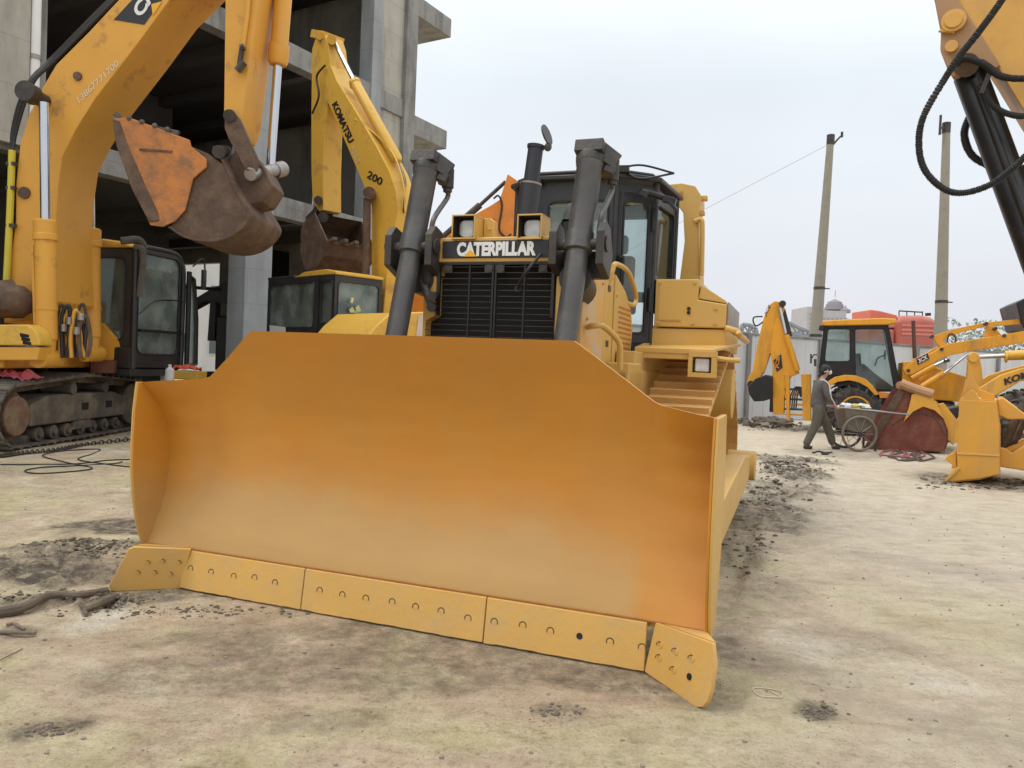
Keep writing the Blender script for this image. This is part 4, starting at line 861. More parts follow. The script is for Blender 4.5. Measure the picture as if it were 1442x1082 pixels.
# undercarriage: tracks run along y
for x0, x1_ in ((1.05, 1.62), (-1.9, -1.33)):
    track(E_, [(-1.62, .47, .43), (1.62, .47, .43), (.1, .90, .11)], x0, x1_, X['track_grey'], pitch=.19, grouser=.03, linkmat=X['track_grey'])
    s = 1 if x0 > 0 else -1; xm = (x0+x1_)/2
    m = MB(); m.prism([(xm-.22, -1.30, .30), (xm-.22, 1.30, .30), (xm-.22, 1.30, .62), (xm-.22, .9, .72), (xm-.22, -.9, .72), (xm-.22, -1.30, .60)], (.46 if s > 0 else .44, 0, 0)); tf = m.obj('track_frame', X['track_grey'], E_, bevel=.03)
    for y in (.05, .75): m = MB(); m.box(xm+.225*s-.02+(.015 if s > 0 else 0), xm+.225*s+.02+(.003 if s > 0 else -.0), y-.09, y+.09, .46, .57); m.obj('frame_opening', X['matt_black'], tf)
    for y in (-.3, .62):
        m = MB(); m.cyl((xm-.2, y, .80), (xm+.26, y, .80), .085, n=18); m.obj('carrier_roller', X['track_grey'], E_)
        m = MB(); m.prism([(xm+.15, y-.16, .72), (xm+.15, y+.05, .66), (xm+.15, y+.05, .73)], (.05, 0, 0)); m.obj('roller_bracket', X['track_grey'], E_)
    for k in range(7):
        m = MB(); y = -1.05+k*.35; m.cyl((xm-.2, y, .18), (xm+.21, y, .18), .10, n=18); m.cyl((xm+.21, y, .18), (xm+.25, y, .18), .05, n=10); m.obj('track_roller', X['track_grey'], E_)
    m = MB(); m.prism([(xm+.18, -.28, .17), (xm+.18, .28, .17), (xm+.18, .22, .30), (xm+.18, -.22, .30)], (.06, 0, 0)); m.obj('track_guide', X['track_grey'], E_, bevel=.01)
    m = MB(); m.cyl((xm-.14, 1.62, .47), (xm+.2, 1.62, .47), .36, n=32); m.obj('idler', X['track_grey'], E_, bevel=.02)
    m = MB(); m.cyl((xm-.12, -1.62, .47), (xm+.14, -1.62, .47), .36, n=32); m.cyl((xm+.14, -1.62, .47), (xm+.27, -1.62, .47), .27, n=32); m.obj('final_drive', mat('rusty_hub', (.18, .10, .065), .8, var=.5, scale=5, dirt=(.22, .20, .12), dirt_amt=.95, dirt_scale=5, bump=.4), E_, bevel=.02)
m = MB(); m.box(-1.4, 1.1, -.9, .9, .35, .80); m.obj('car_body', X['dark_steel'], E_, bevel=.05)
m = MB(); m.cyl((-.1, 0, .80), (-.1, 0, 1.08), .95, n=48); m.obj('swing_ring', X['dark_steel'], E_)
# upper structure
zd = 1.10
m = MB(); m.box(-3.2, 1.35, -1.55, 1.5, zd, 1.32); m.obj('deck', EP, E_, bevel=.03)
def en(u, v, y): return E_.L(u, v, y=y)
P = [en(-90, 458, -1.7), en(38, 457, -1.7), en(50, 466, -1.7), en(56, 480, -1.7), en(56, 487, -1.7), en(-90, 486, -1.7)]
m = MB(); m.prism(P, (0, .3, 0)); tb = m.obj('side_box', X['komatsu_paint'], E_, bevel=.02)
P = [en(-90, 488, -1.68), en(56, 489, -1.68), en(52, 508, -1.68), en(-90, 508, -1.68)]
m = MB(); m.prism(P, (0, .28, 0)); m.obj('side_sill', EP, E_, bevel=.02)
for k in range(3):
    m = MB(); a = en(28+k*2, 469+k*5.3, -1.702); b_ = en(41+k*1.5, 472+k*5.3, -1.702); m.add([a, (b_.x, a.y, a.z-.02), (b_.x, a.y, a.z-.06), (a.x, a.y, a.z-.05), a+Vector((0, .02, 0)), (b_.x, a.y+.02, a.z-.02), (b_.x, a.y+.02, a.z-.06), (a.x, a.y+.02, a.z-.05)], [(0, 1, 2, 3), (4, 5, 6, 7), (0, 1, 5, 4), (2, 3, 7, 6)]); m.obj('vent_slot', X['matt_black'], tb)
m = MB(); m.box(-3.4, -.9, -1.35, 1.4, 1.33, 2.35); m.obj('engine_cover', EP, E_, bevel=.06)
m = MB(); m.prism([(-4.1, -1.5, 1.15), (-3.35, -1.5, 1.15), (-3.35, -1.5, 2.5), (-4.0, -1.5, 2.4)], (0, 3.0, 0)); m.obj('counterweight', EP, E_, bevel=.1)
m = MB(); m.cyl(en(-30, 425, -1.5), en(22, 420, -1.2), .26, n=20); m.ball(en(20, 425, -1.3), .26, (1, 1, .9), 12, .1); m.obj('fuel_filler', X['bucket_rust'], E_)
# boom
near = [(283-44-0, 0)]
BP = [(5, 455), (8, 420), (14, 370), (22, 310), (22, 262), (28, 205), (40, 163), (60, 123), (79, 91), (126, 44), (167, 0), (330, -165), (372, -232), (405, -225), (412, -195), (390, -150), (239, 0), (195, 60), (135, 138), (107, 182), (88, 220), (82, 262), (79, 310), (79, 380), (82, 425), (60, 450)]
m = MB(); m.prism([en(u, v, YN) for u, v in BP], (0, .95, 0)); boom = m.obj('boom', EP, E_, bevel=.015)
# dark maker's panel and lettering on the boom side
a = en(161, 29, YN-.006); b_ = en(186, 0, YN-.006)
m = MB(); m.prism([en(u, v, YN-.006) for u, v in [(160, 28), (203, 35), (228, 0), (260, -45), (230, -62), (186, 0)]], (0, .005, 0)); pan = m.obj('maker_panel', X['sign_black'], boom)
o = en(199, 26, YN-.009); ex_ = en(232, -25, YN-.009)-o; ey_ = en(188, 17, YN-.009)-o
text('lettering', 'CAT', o, ex_, ey_*1.25, X['white'], pan, bold=.04)
m = MB(); m.prism([en(u, v, YN-.012) for u, v in [(215, 22), (228, 2), (213, 6)]], (0, .003, 0)); m.obj('triangle_mark', X['mark_yellow'] if 'mark_yellow' in X else EP, pan)
o = en(112, 146, YN-.004); text('phone_number', '13867771700', o, en(168, 92, YN-.004)-o, en(108, 138, YN-.004)-o, mat('faded_white', (.68, .55, .36), .8), boom, bold=.01)
# hoses along the back of the boom
for dx in (0, 5, 9):
    m = MB(); m.tube([en(165-dx*.5, -3-dx*.4, YN+.25+dx*.03), en(120-dx*.5, 42-dx*.4, YN+.25+dx*.03), en(75-dx*.6, 88-dx*.3, YN+.2+dx*.03), en(50-dx*.8, 112, YN+.15), en(34-dx*.9, 148, YN+.1), en(22-dx*.6, 190, YN+.1), en(18, 214, YN+.05)], .022, 8); m.obj('hydraulic_hose', X['hose'], boom)
m = MB(); m.tube([en(17, 212, YN-.05), en(14, 300, YN-.05), en(8, 420, YN-.05)], .045, 10); m.obj('hydraulic_pipe', mat('pipe_yellow', (.60, .50, .05), .5), boom)
m = MB()
for v in (231, 265, 318): m.bar(en(10, v, YN-.06), en(22, v, YN-.06), .06, .05)
m.obj('pipe_clamp', X['dark_steel'], boom)
# scuffs: pivot bosses
for (u, v, r) in ((110, 108, .10), (35, 272, .14)):
    m = MB(); c = en(u, v, YN); m.cyl(c, c-Vector((0, .03, 0)), r*.6, n=16); m.obj('pin_cover', X['bucket_rust'], boom)
m = MB(); c = en(62, 143, YN); m.cyl(c+Vector((0, .3, 0)), c-Vector((0, .36, 0)), .10, n=20); m.cyl(c-Vector((0, .24, 0)), c-Vector((0, .44, 0)), .135, n=20); m.obj('boom_pin', X['dark_steel'], E_)
# boom cylinders
for (yy, t, b_, k) in ((-1.3, (62, 145), (66, 505), 1), (.10, (127, 232), (129, 498), 1)):
    T0 = en(*t, yy); B0 = en(*b_, yy); mid = en(t[0]+(b_[0]-t[0])*.47, 310 if yy < 0 else 322, yy); dd = (T0-B0).normalized()
    lb = (mid-B0).length; lt = (T0-B0).length
    m = MB(); m.steps(B0, T0, [(0, .10), (.25, .12), (.26, .135), (lb*.35, .135), (lb*.35, .142), (lb*.38, .142), (lb*.38, .135), (lb-.28, .135), (lb-.28, .155), (lb-.20, .155), (lb-.19, .145), (lb-.02, .15), (lb, .12)], 24)
    cy = m.obj('boom_cylinder', EP, E_)
    m = MB(); m.cyl(mid, T0, .062, n=20); m.obj('rod', X['chrome'], cy)
    m = MB(); m.cyl(B0-Vector((0, .2, 0)), B0+Vector((0, .2, 0)), .13, n=20); m.obj('cylinder_foot', EP, cy)
    m = MB(); m.bar(B0+Vector((-.155, -.02, .3)), mid+Vector((-.15, -.02, -.35)), .03, .03); m.obj('feed_pipe', EP, cy)
# clutter between the cylinders: hoses and brackets at the boom foot
hr = random.Random(4)
for i in range(9):
    u = 82+i*4.2; y = -1.14-.02*(i % 3); t_ = 430+hr.uniform(-6, 22); m = MB()
    m.tube([en(u-2, 504, y), en(u+hr.uniform(-5, 5), 478, y), en(u+hr.uniform(-4, 4), t_+14, y), en(u+3, t_, y), en(u+8, t_+4, y+.03), en(u+10+hr.uniform(-3, 5), t_+34, y+.05), en(u+9+hr.uniform(-6, 8), 503, y+.05)], hr.choice([.016, .022, .028]), 8); m.obj('hydraulic_hose', (X['bucket_rust'], EP, X['hose'], X['dark_steel'])[i % 4], E_)
for (u, v) in ((90, 462), (98, 452), (108, 466), (114, 446)):
    m = MB(); c = en(u, v, -1.2); m.cyl(c-Vector((0, 0, .05)), c+Vector((0, 0, .05)), .042, n=8); m.obj('hose_coupling', X['worn_steel'], E_)
m = MB(); m.prism([en(u, v, -.15) for u, v in [(104, 505), (96, 455), (102, 428), (107, 430), (114, 455), (120, 505)]], (0, .3, 0)); m.obj('boom_bracket', EP, E_, bevel=.02)
m = MB(); m.prism([en(u, v, .45) for u, v in [(136, 455), (143, 455), (166, 478), (170, 488), (166, 498), (160, 508), (136, 508)]], (0, .5, 0)); m.obj('step_box', EP, E_, bevel=.015)
m = MB(); m.prism([en(u, v, .35) for u, v in [(127, 508), (162, 508), (158, 526), (127, 526)]], (0, .3, 0)); m.obj('front_bracket', mat('primer_red', (.17, .07, .045), .8, var=.3), E_, bevel=.01)
# cab
CA = Vector((2.11, .40, 0)); CBp = Vector((2.37, 1.55, 0)); lat = (CBp-CA).normalized(); fw = Vector((lat.y, -lat.x, 0)); rear = -fw
def cb(a, b__, z): return CA+lat*a+rear*b__+Vector((0, 0, z))
W_ = 1.18; Z0 = 1.12; Z1 = 3.17
def cq(a0, b0, a1, b1, z0, z1, fwid, gl, rnd=.1, mt='cab_black'): return frame_panel([cb(a0, b0, z0), cb(a1, b1, z0), cb(a1, b1, z1), cb(a0, b0, z1)], E_, fwid, .05, X[mt], X[gl], rnd=rnd)
cq(0, 0, W_, 0, Z0+.02, Z1-.10, (.10, .06, .22, .07), 'cab_glass', .14)
cq(0, 1.7, 0, 0.02, Z0+.35, Z1-.14, (.10, .16, .10, .14), 'dark_glass')
cq(W_, 0.02, W_, 1.7, Z0+.02, Z1-.14, (.10, .10, .6, .10), 'dark_glass')
cq(W_, 1.7, 0, 1.7, Z0+.02, Z1-.14, (.10, .10, .6, .10), 'dark_glass')
m = MB(); m.prism([cb(-.02, 1.72, Z0), cb(-.02, .02, Z0), cb(-.02, .02, Z0+.34), cb(-.02, 1.72, Z0+.34)], lat*.05); m.prism([cb(.0, 1.72, Z0-.12), cb(.0, .02, Z0-.12), cb(W_, .02, Z0-.12), cb(W_, 1.72, Z0-.12)], (0, 0, .12)); m.obj('cab_base', X['cab_black'], E_, bevel=.02)
m = MB(); m.prism([cb(-.02, .02, Z1-.12), cb(-.02, .25, Z1-.02), cb(-.02, .6, Z1+.02), cb(-.02, 1.75, Z1+.02), cb(-.02, 1.75, Z1-.14)], lat*(W_+.04)); m.obj('cab_roof', X['komatsu_paint'], E_, bevel=.05, seg=3)
m = MB(); m.tube([cb(.0, -.02, Z0), cb(.0, -.02, Z1-.3), cb(.05, .02, Z1-.12), cb(.3, .02, Z1-.07), cb(W_-.2, .02, Z1-.07), cb(W_, .02, Z1-.2), cb(W_+.02, -.02, Z1-.5), cb(W_+.02, -.02, Z0)], .04, 8); m.obj('cab_post', X['cab_black'], E_)
m = MB(); m.tube([cb(.02, -.10, 2.0), cb(.35, -.09, 2.22), cb(.75, -.09, 2.28), cb(1.1, -.08, 2.3)], .012, 6); m.obj('wiper', X['black_paint'], E_)
m = MB(); m.bar(cb(.08, -.06, 1.62+.12), cb(W_-.08, -.06, 1.62+.12), .05, .045); m.obj('window_bar', X['black_paint'], E_)
m = MB(); m.box(2.37-1.0, 2.37-.6, .9, 1.3, 1.2, 1.9); m.box(2.37-1.25, 2.37-1.05, .85, 1.35, 1.7, 2.5); m.obj('seat', X['matt_black'], E_, bevel=.05)
# open door folded back beside the cab and mirror
m = MB(); P = [cb(W_+.06, -.1, Z0+.05), cb(W_+.52, .05, Z0+.08), cb(W_+.50, .05, Z0+.9), cb(W_+.32, 0, Z1-.45), cb(W_+.06, -.1, Z1-.35)]
m.rings(P+[P[0]], [.045]*6, 8); m.obj('door_frame', X['black_paint'], E_)
m = MB(); m.prism(P, rear*.02); m.obj('door_pane', X['dark_glass'], E_)
m = MB(); m.tube([cb(W_+.08, -.15, Z1-.25), cb(W_+.22, -.25, Z1-.1), cb(W_+.30, -.25, Z1-.35)], .015, 6); m.box(*[0]*6) if False else None; c = cb(W_+.26, -.25, Z1-.45); m.bar(c-Vector((0, 0, .16)), c+Vector((0, 0, .16)), .04, .14); m.obj('mirror', X['black_paint'], E_)
m = MB(); m.tube([cb(-.06, -.02, Z1-.10), cb(.02, -.12, Z1-.16), cb(.03, -.12, Z1-.5), cb(.02, -.08, Z1-.9)], .05, 8); m.tube([cb(-.2, .1, Z1-.05), cb(.0, -.06, Z1+.0), cb(.1, -.1, Z1-.12)], .06, 8); m.obj('hydraulic_hose', mat('dusty_hose', (.10, .095, .08), .8, var=.5, scale=9), E_)
# stick, its pipe, cylinder and the bucket
m = MB(); SP = [(317, -175), (312, -230), (345, -262), (392, -262), (388, -150), (364, 0), (341, 168), (334, 186), (318, 180), (315, 160), (317, 0)]
m.prism([en(u, v, -.82) for u, v in SP], (0, .78, 0)); st = m.obj('stick', EP, E_, bevel=.015)
m = MB(); m.tube([en(353, -120, -.86), en(350, 0, -.86), en(342, 66, -.86)], .03, 8); m.obj('hydraulic_pipe', EP, st)
m = MB(); m.bar(en(341, 66, -.87), en(337, 92, -.87), .05, .06); m.cyl(en(334, 100, -.9), en(344, 88, -.9), .05, n=10); m.cyl(en(344, 66, -.9), en(339, 68, -.9), .05, n=10); m.obj('valve', X['dark_steel'], st)
T0, B0, M0 = en(408, -120, -.25), en(381, 235, -.25), en(391, 92, -.25)
m = MB(); lb = (M0-T0).length; m.steps(T0, M0, [(0, .10), (.1, .13), (lb-.3, .13), (lb-.3, .15), (lb-.05, .15), (lb, .12)], 24); cy = m.obj('bucket_cylinder', EP, E_)
m = MB(); m.cyl(M0, B0, .065, n=20); m.obj('rod', X['chrome'], cy)
m = MB(); m.cyl(en(352, 246, -.9), en(396, 238, -.0), .095, n=20); m.cyl(en(386, 241, -.2), en(398, 238, .02), .12, n=20); m.obj('linkage_pin', X['worn_steel'], E_, bevel=.01)
for yy in (-.92, -.05):
    m = MB(); m.prism([en(u, v, yy) for u, v in [(316, 160), (328, 156), (338, 168), (365, 228), (360, 243), (346, 240), (322, 196), (316, 180)]], (0, .07, 0)); m.obj('link_plate', X['bucket_rust'], E_, bevel=.01)
m = MB(); m.cyl(en(323, 163, -.97), en(330, 163, .1), .085, n=18); m.cyl(en(308, 214, -1.05), en(318, 214, .1), .09, n=18); m.obj('linkage_pin', X['dark_steel'], E_)
m = MB(); m.prism([en(u, v, -.75) for u, v in [(336, 200), (372, 235), (384, 262), (370, 285), (340, 292), (318, 262), (316, 235)]], (0, .6, 0)); m.obj('bucket_ears', X['bucket_rust'], E_, bevel=.03)
# bucket : side plates + curved shell + lip with teeth
sh = [tuple(q)[:2] for q in cat_path([(a, b_, 0) for a, b_ in [(300, 205), (318, 232), (332, 262), (350, 292), (352, 306), (336, 326), (312, 338), (286, 340), (258, 334), (236, 320)]], 4)]
rim = [(236, 320), (212, 318), (188, 268), (170, 210), (163, 176), (182, 168), (248, 186), (262, 205), (290, 212), (300, 205)]
y0, wd = -1.0, 1.45; m = MB()
outer = [en(u, v, y0) for u, v in sh]; cen = sum(outer, Vector())/len(outer); inn = [p+(cen-p).normalized()*.05 for p in outer]
vs = []
for p, q in zip(outer, inn): vs += [p, p+Vector((0, wd, 0)), q, q+Vector((0, wd, 0))]
f = []
for i in range(len(outer)-1):
    a = 4*i; b2 = a+4; f += [(a, a+1, b2+1, b2), (a+2, b2+2, b2+3, a+3), (a, b2, b2+2, a+2), (a+1, a+3, b2+3, b2+1)]
m.add(vs, f); bk = m.obj('bucket', X['bucket_rust'], E_)
for yy, ml in ((y0-.03, 'bucket_orange'), (y0+wd, 'bucket_rust')):
    m = MB(); m.prism([en(u, v, y0)+Vector((0, yy-y0, 0)) for u, v in [(160, 168), (182, 166), (268, 198), (270, 207), (292, 225), (292, 236), (273, 252), (262, 296), (248, 312), (230, 320), (213, 318), (188, 268), (170, 210)]], (0, .035, 0)); sp_ = m.obj('side_plate', X[ml], bk, bevel=.01)
    m = MB(); m.prism([en(u, v, y0)+Vector((0, yy-y0-.025, 0)) for u, v in [(160, 168), (170, 172), (184, 212), (206, 262), (224, 300), (226, 312), (212, 314), (188, 268), (166, 206)]], (0, .085, 0)); m.obj('side_cutter', X['bucket_rust'], bk, bevel=.015)
m = MB(); a = en(161, 166, y0-.03); b_ = en(183, 172, y0-.03); c = en(214, 318, y0); m.prism([en(160, 166, y0), en(252, 184, y0), en(250, 190, y0), en(163, 176, y0)], (0, .06, 0)); m.obj('lip', X['track_grey'], bk, bevel=.01)
m = MB()
P0, P1 = en(168, 175, y0), en(213, 316, y0)
for k in range(5):
    y = y0+.1+k*(wd-.2)/4; p = en(170, 172, y0); p.y = y; m.bar(p, p+Vector((-.12, 0, .14)), .09, .07)
    
m.obj('bucket_tooth', X['track_grey'], bk)
m = MB(); m.prism([p+Vector((0, .02, 0)) for p in [en(u, v, y0) for u, v in [(262, 203), (292, 216), (318, 234), (332, 262), (350, 292), (351, 306), (336, 325), (312, 336), (286, 338), (258, 333), (238, 320), (256, 296)]]], (0, .03, 0)); m.obj('side_plate', X['bucket_rust'], bk, bevel=.01)
for k in range(4): m = MB(); c = en(182+k*18, 167+k*5.2, y0-.02); m.ball(c, .04, (1, 1, 1), 8); m.obj('lip_stud', X['track_grey'], bk)
m = MB()
m.prism([en(196, 209, y0-.045), en(242, 212, y0-.045), en(242, 215, y0-.045), en(196, 212, y0-.045)], (0, .02, 0)); m.obj('wear_strip', X['bucket_rust'], bk)
# cloth and clutter
def rag(name, c, s, material, label, cat, hz=.05):
    n = 14; m = MB(); vs = []
    for k in (0, 1):
        for i in range(n):
            for j in range(n):
                x, y = (i/(n-1)-.5), (j/(n-1)-.5); q = noise.noise(Vector((x*4, y*4, c[0]))); rr = 1+.35*noise.noise(Vector((math.atan2(y, x)*1.2, c[1], 1)))
                vs.append((c[0]+x*s[0]*rr, c[1]+y*s[1]*rr, c[2]+abs(q)*hz*2+(hz*.8*(1-4*(x*x+y*y)))+k*.012))
    f = []
    for i in range(n-1):
        for j in range(n-1): a = i*n+j; f += [(a, a+1, a+n+1, a+n), (n*n+a, n*n+a+n, n*n+a+n+1, n*n+a+1)]
    for i in range(n-1):
        for a, b2 in ((i, i+1), (n*(n-1)+i, n*(n-1)+i+1), (i*n, (i+1)*n), (i*n+n-1, (i+1)*n+n-1)): f.append((a, b2, n*n+b2, n*n+a))
    m.add(vs, f); return tag(m.obj(name, material), label, cat)
pk = G.L(25, 533, z=.99); rag('cloth', (-6.95, 10.75, .96), (.55, .5), X['pink'], 'crumpled pink cloth lying on the near end of the excavator track', 'cloth', .06)
# things piled at the far end of the track
def jar(p, r, h, material, label, name='bottle', cat='bottle'):
    t = MB(); t.steps(p, Vector(p)+Vector((0, 0, 1)), [(0, r*.9), (.01, r), (h*.7, r), (h*.82, r*.5), (h*.84, r*.42), (h, r*.42)], 14); return tag(t.obj(name, material), label, cat)
def hatb(u, v, y): p = G.L(u, v, y=y); return p
p = hatb(238, 534, 13.2); jar((p.x, 13.2, p.z-.05), .085, .30, X['white_bag'], 'white plastic jug nearest the cab on the end of the track', 'jug', 'jug')
p = hatb(230, 534, 13.25); jar((p.x, 13.3, p.z-.05), .07, .20, X['white_bag'], 'small white plastic bottle left of the taller jug on the track', 'bottle')
m = MB(); p = hatb(252, 536, 13.2); m.box(p.x-.2, p.x+.22, 13.0, 13.5, p.z-.25, p.z-.04); tag(m.obj('tray', X['worn_steel'], bevel=.02), 'grey metal tray of clutter at the end of the excavator track', 'tray')
m = MB(); p = hatb(262, 524, 13.3); m.box(p.x-.2, p.x+.25, 13.2, 13.6, p.z-.13, p.z+.02); tag(m.obj('tool_box', mat('box_yellow', (.55, .32, .04), .5), bevel=.02), 'yellow tool box under the red rag beside the excavator cab', 'tool box')
p = hatb(255, 516, 13.3); rag('cloth', (p.x, 13.4, p.z-.05), (.5, .35), mat('rag_red', (.62, .10, .04), .8), 'red rag draped over the yellow tool box', 'cloth', .05)

# ================================================================== YELLOW EXCAVATOR BEHIND THE BLADE
Kx = Thing('excavator', 'bright yellow excavator behind the blade, its arm hanging straight down with a small brown bucket', 'excavator', (-3.24, 13.8), rad(-45))
KP = X['komatsu_paint']
def kn(u, v, y=1.15): return Kx.L(u, v, y=y)
m = MB(); m.prism([kn(u, v) for u, v in [(455, 98), (466, 92), (474, 113), (502, 158), (529, 204), (548, 240), (558, 270), (560, 300), (552, 335), (546, 375), (540, 440), (538, 500), (523, 500), (523, 440), (523, 290), (512, 262), (488, 205), (462, 146)]], (0, .46, 0)); kb = m.obj('boom', KP, Kx, bevel=.02)
m = MB(); m.prism([kn(u, v, 1.22) for u, v in [(439, 70), (444, 54), (450, 45), (457, 47), (462, 62), (466, 100), (462, 140), (457, 180), (455, 240), (455, 296), (449, 298), (440, 285), (438, 240), (438, 154)]], (0, .45, 0)); ks = m.obj('stick', KP, Kx, bevel=.02)
T0, B0, M0 = kn(469, 56, 1.35), kn(561, 228, 1.35), kn(499, 116, 1.35)
m = MB(); m.steps(B0, M0, [(0, .06), (.1, .11), ((M0-B0).length-.1, .11), ((M0-B0).length-.08, .13), ((M0-B0).length, .12)], 20); kc = m.obj('arm_cylinder', KP, Kx)
m = MB(); m.cyl(M0, T0, .05, n=16); m.obj('rod', X['chrome'], kc)
m = MB(); m.cyl(kn(450, 50, 1.15), kn(450, 50, 1.75), .09, n=14); m.cyl(kn(467, 56, 1.2), kn(467, 56, 1.7), .10, n=14); m.bar(kn(452, 52, 1.45), kn(470, 55, 1.45), .5, .16); m.obj('pin', KP, Kx)
o = kn(467, 148, 1.145); text('lettering', 'KOMATSU', o, kn(491, 203, 1.145)-o, kn(474.5, 142, 1.145)-kn(467, 148, 1.145), X['sign_black'], kb, bold=.04)
o = kn(494, 209, 1.145); text('lettering', 'PC200', o, kn(503, 230, 1.145)-o, kn(498, 206.5, 1.145)-kn(494, 209, 1.145), X['faded_white'] if 'faded_white' in X else X['white'], kb)
o = kn(516, 250, 1.145); text('lettering', '200', o, kn(536, 262, 1.145)-o, kn(520, 240, 1.145)-kn(516, 250, 1.145), X['sign_black'], kb, bold=.02)
for k in range(5):
    m = MB(); m.tube([kn(500+k*7, 168+k*11, 1.15+.08*k), kn(535+k*3, 195+k*2, 1.25+.08*k), kn(556+k*2, 222+k*3, 1.25+.08*k), kn(568+k, 260, 1.2+.08*k), kn(571-k*2, 300, 1.2+.08*k)], .02, 6); m.obj('hydraulic_hose', X['hose'] if k % 2 else KP, kb)
m = MB(); m.tube([kn(458, 92, 1.1), kn(446, 108, 1.1), kn(449, 135, 1.1), kn(440, 160, 1.15)], .022, 6); m.obj('hydraulic_hose', X['hose'], ks)
m = MB()
for i in range(14): m.box(*[0, 0, 0, 0, 0, 0]) if False else None
a = kn(517, 280, 1.0); b_ = kn(514, 470, .95); m.cyl(b_, a, .075, n=16); m.cyl(kn(520, 272, .95), kn(520, 272, 1.2), .12, n=16); m.obj('boom_cylinder', X['bucket_rust'], Kx)
m = MB(); m.cyl(kn(444, 235, 1.3), kn(441, 290, 1.3), .035, n=12); m.obj('bucket_cylinder_rod', X['chrome'], Kx)
m = MB(); m.prism([kn(u, v, 1.25) for u, v in [(448, 280), (452, 285), (440, 315), (432, 318), (430, 306), (440, 296)]], (0, .4, 0)); m.cyl(kn(448, 282, 1.1), kn(448, 282, 1.8), .09, n=12); m.cyl(kn(455, 306, 1.1), kn(455, 306, 1.9), .11, n=12); m.obj('linkage', X['dark_steel'], Kx)
prof = [(444, 300), (430, 312), (425, 324), (424, 355), (430, 380), (446, 378), (458, 360), (462, 340)]
m = MB(); O = [kn(u, v, .95) for u, v in prof]; ce = sum(O, Vector())/len(O); vs = []
for p in O: q = p+(ce-p).normalized()*.04; vs += [p, p+Vector((0, 1.15, 0)), q, q+Vector((0, 1.15, 0))]
f = []
for i in range(len(O)-1): a = 4*i; b2 = a+4; f += [(a, a+1, b2+1, b2), (a+2, b2+2, b2+3, a+3), (a, b2, b2+2, a+2), (a+1, a+3, b2+3, b2+1)]
m.add(vs, f); kk = m.obj('bucket', X['bucket_rust'], Kx)
for y in (.93, 2.09): m = MB(); m.prism([kn(u, v, .95)+Vector((0, y-.95, 0)) for u, v in prof], (0, .03, 0)); m.obj('side_plate', X['bucket_rust'], kk)
L0 = kn(463, 338, .95)
for k in range(5):
    m = MB(); p = L0+Vector((0, .06+k*.255, 0)); m.bar(p+Vector((-.08, 0, -.03)), p+Vector((.16, 0, .02)), .10, .07); m.obj('bucket_tooth', X['track_grey'], kk, bevel=.01)
m = MB(); m.box(L0.x-.1, L0.x+.0, .95, 2.1, L0.z-.06, L0.z); m.obj('lip', X['bucket_rust'], kk)
# cab: near side carries the door, the right-hand face looks back over the hood
def kq(P, fwid, gl='cab_glass', rnd=.09): return frame_panel(P, Kx, fwid, .04, X['cab_black'], X[gl], rnd=rnd)
kz0, kz1 = 1.55, 2.93
kq([(0, 0, kz0), (0, 1.02, kz0), (0, 1.02, kz1), (0, 0, kz1)], (.07, .07, .50, .12), 'cab_glass')
kq([(-.50, 0, kz0), (-.02, 0, kz0), (-.02, 0, kz1), (-.50, 0, kz1)], (.05, .05, .5, .12), 'dark_glass', .06)
kq([(-2.45, -.02, kz0-.3), (-.52, -.02, kz0-.3), (-.52, -.02, kz1), (-2.45, -.02, kz1)], (.09, .14, .72, .12), 'cab_glass', .08)
kq([(-2.38, -.03, kz0-.25), (-.60, -.03, kz0-.25), (-.60, -.03, kz0+.35), (-2.38, -.03, kz0+.35)], (.06, .08, .1, .08), 'dark_glass', .05)
kq([(-2.45, 1.02, kz0), (-2.45, 0, kz0), (-2.45, 0, kz1), (-2.45, 1.02, kz1)], (.06, .06, .1, .1), 'dark_glass')
kq([(-.02, 1.02, kz0), (-2.43, 1.02, kz0), (-2.43, 1.02, kz1), (-.02, 1.02, kz1)], (.06, .06, .4, .1), 'dark_glass')
m = MB(); m.box(-2.45, 0, 0, 1.02, 1.1, 1.54); m.obj('cab_base', X['cab_black'], Kx, bevel=.02)
m = MB(); m.prism([(-1.5, -.01, kz1), (-.3, -.01, kz1+.0), (.03, -.01, kz1-.01), (.03, -.01, kz1+.04), (-.3, -.01, kz1+.10), (-1.1, -.01, kz1+.09), (-1.3, -.01, kz1+.03)], (0, 1.04, 0)); m.obj('cab_roof', KP, Kx, bevel=.03)
m = MB(); m.box(-2.48, -1.45, -.02, 1.03, kz1, kz1+.05); m.obj('roof_edge', X['cab_black'], Kx, bevel=.01)
m = MB(); m.prism([(-2.2, -.06, 1.6), (-1.55, -.06, 1.62), (-1.65, -.06, 1.98), (-2.26, -.06, 2.02)], (0, .015, 0)); m.obj('paper_sheet', X['white_bag'], Kx)
m = MB(); m.box(-.8, -.45, .35, .75, 1.6, 1.95); m.box(-.45, -.3, .32, .78, 1.9, 2.5); m.obj('seat', X['matt_black'], Kx, bevel=.05)
m = MB(); 
for i in range(7): c = Vector((.045, .44+random.uniform(-.12, .12), 2.30+random.uniform(-.16, .2))); m.bar(c, c+Vector((0, random.uniform(-.08, .08), random.uniform(.03, .12))), .05, .004, up=(1, 0, 0))
m.obj('sticker', mat('sticker', (.60, .60, .25), .6, var=.5, scale=30), Kx)
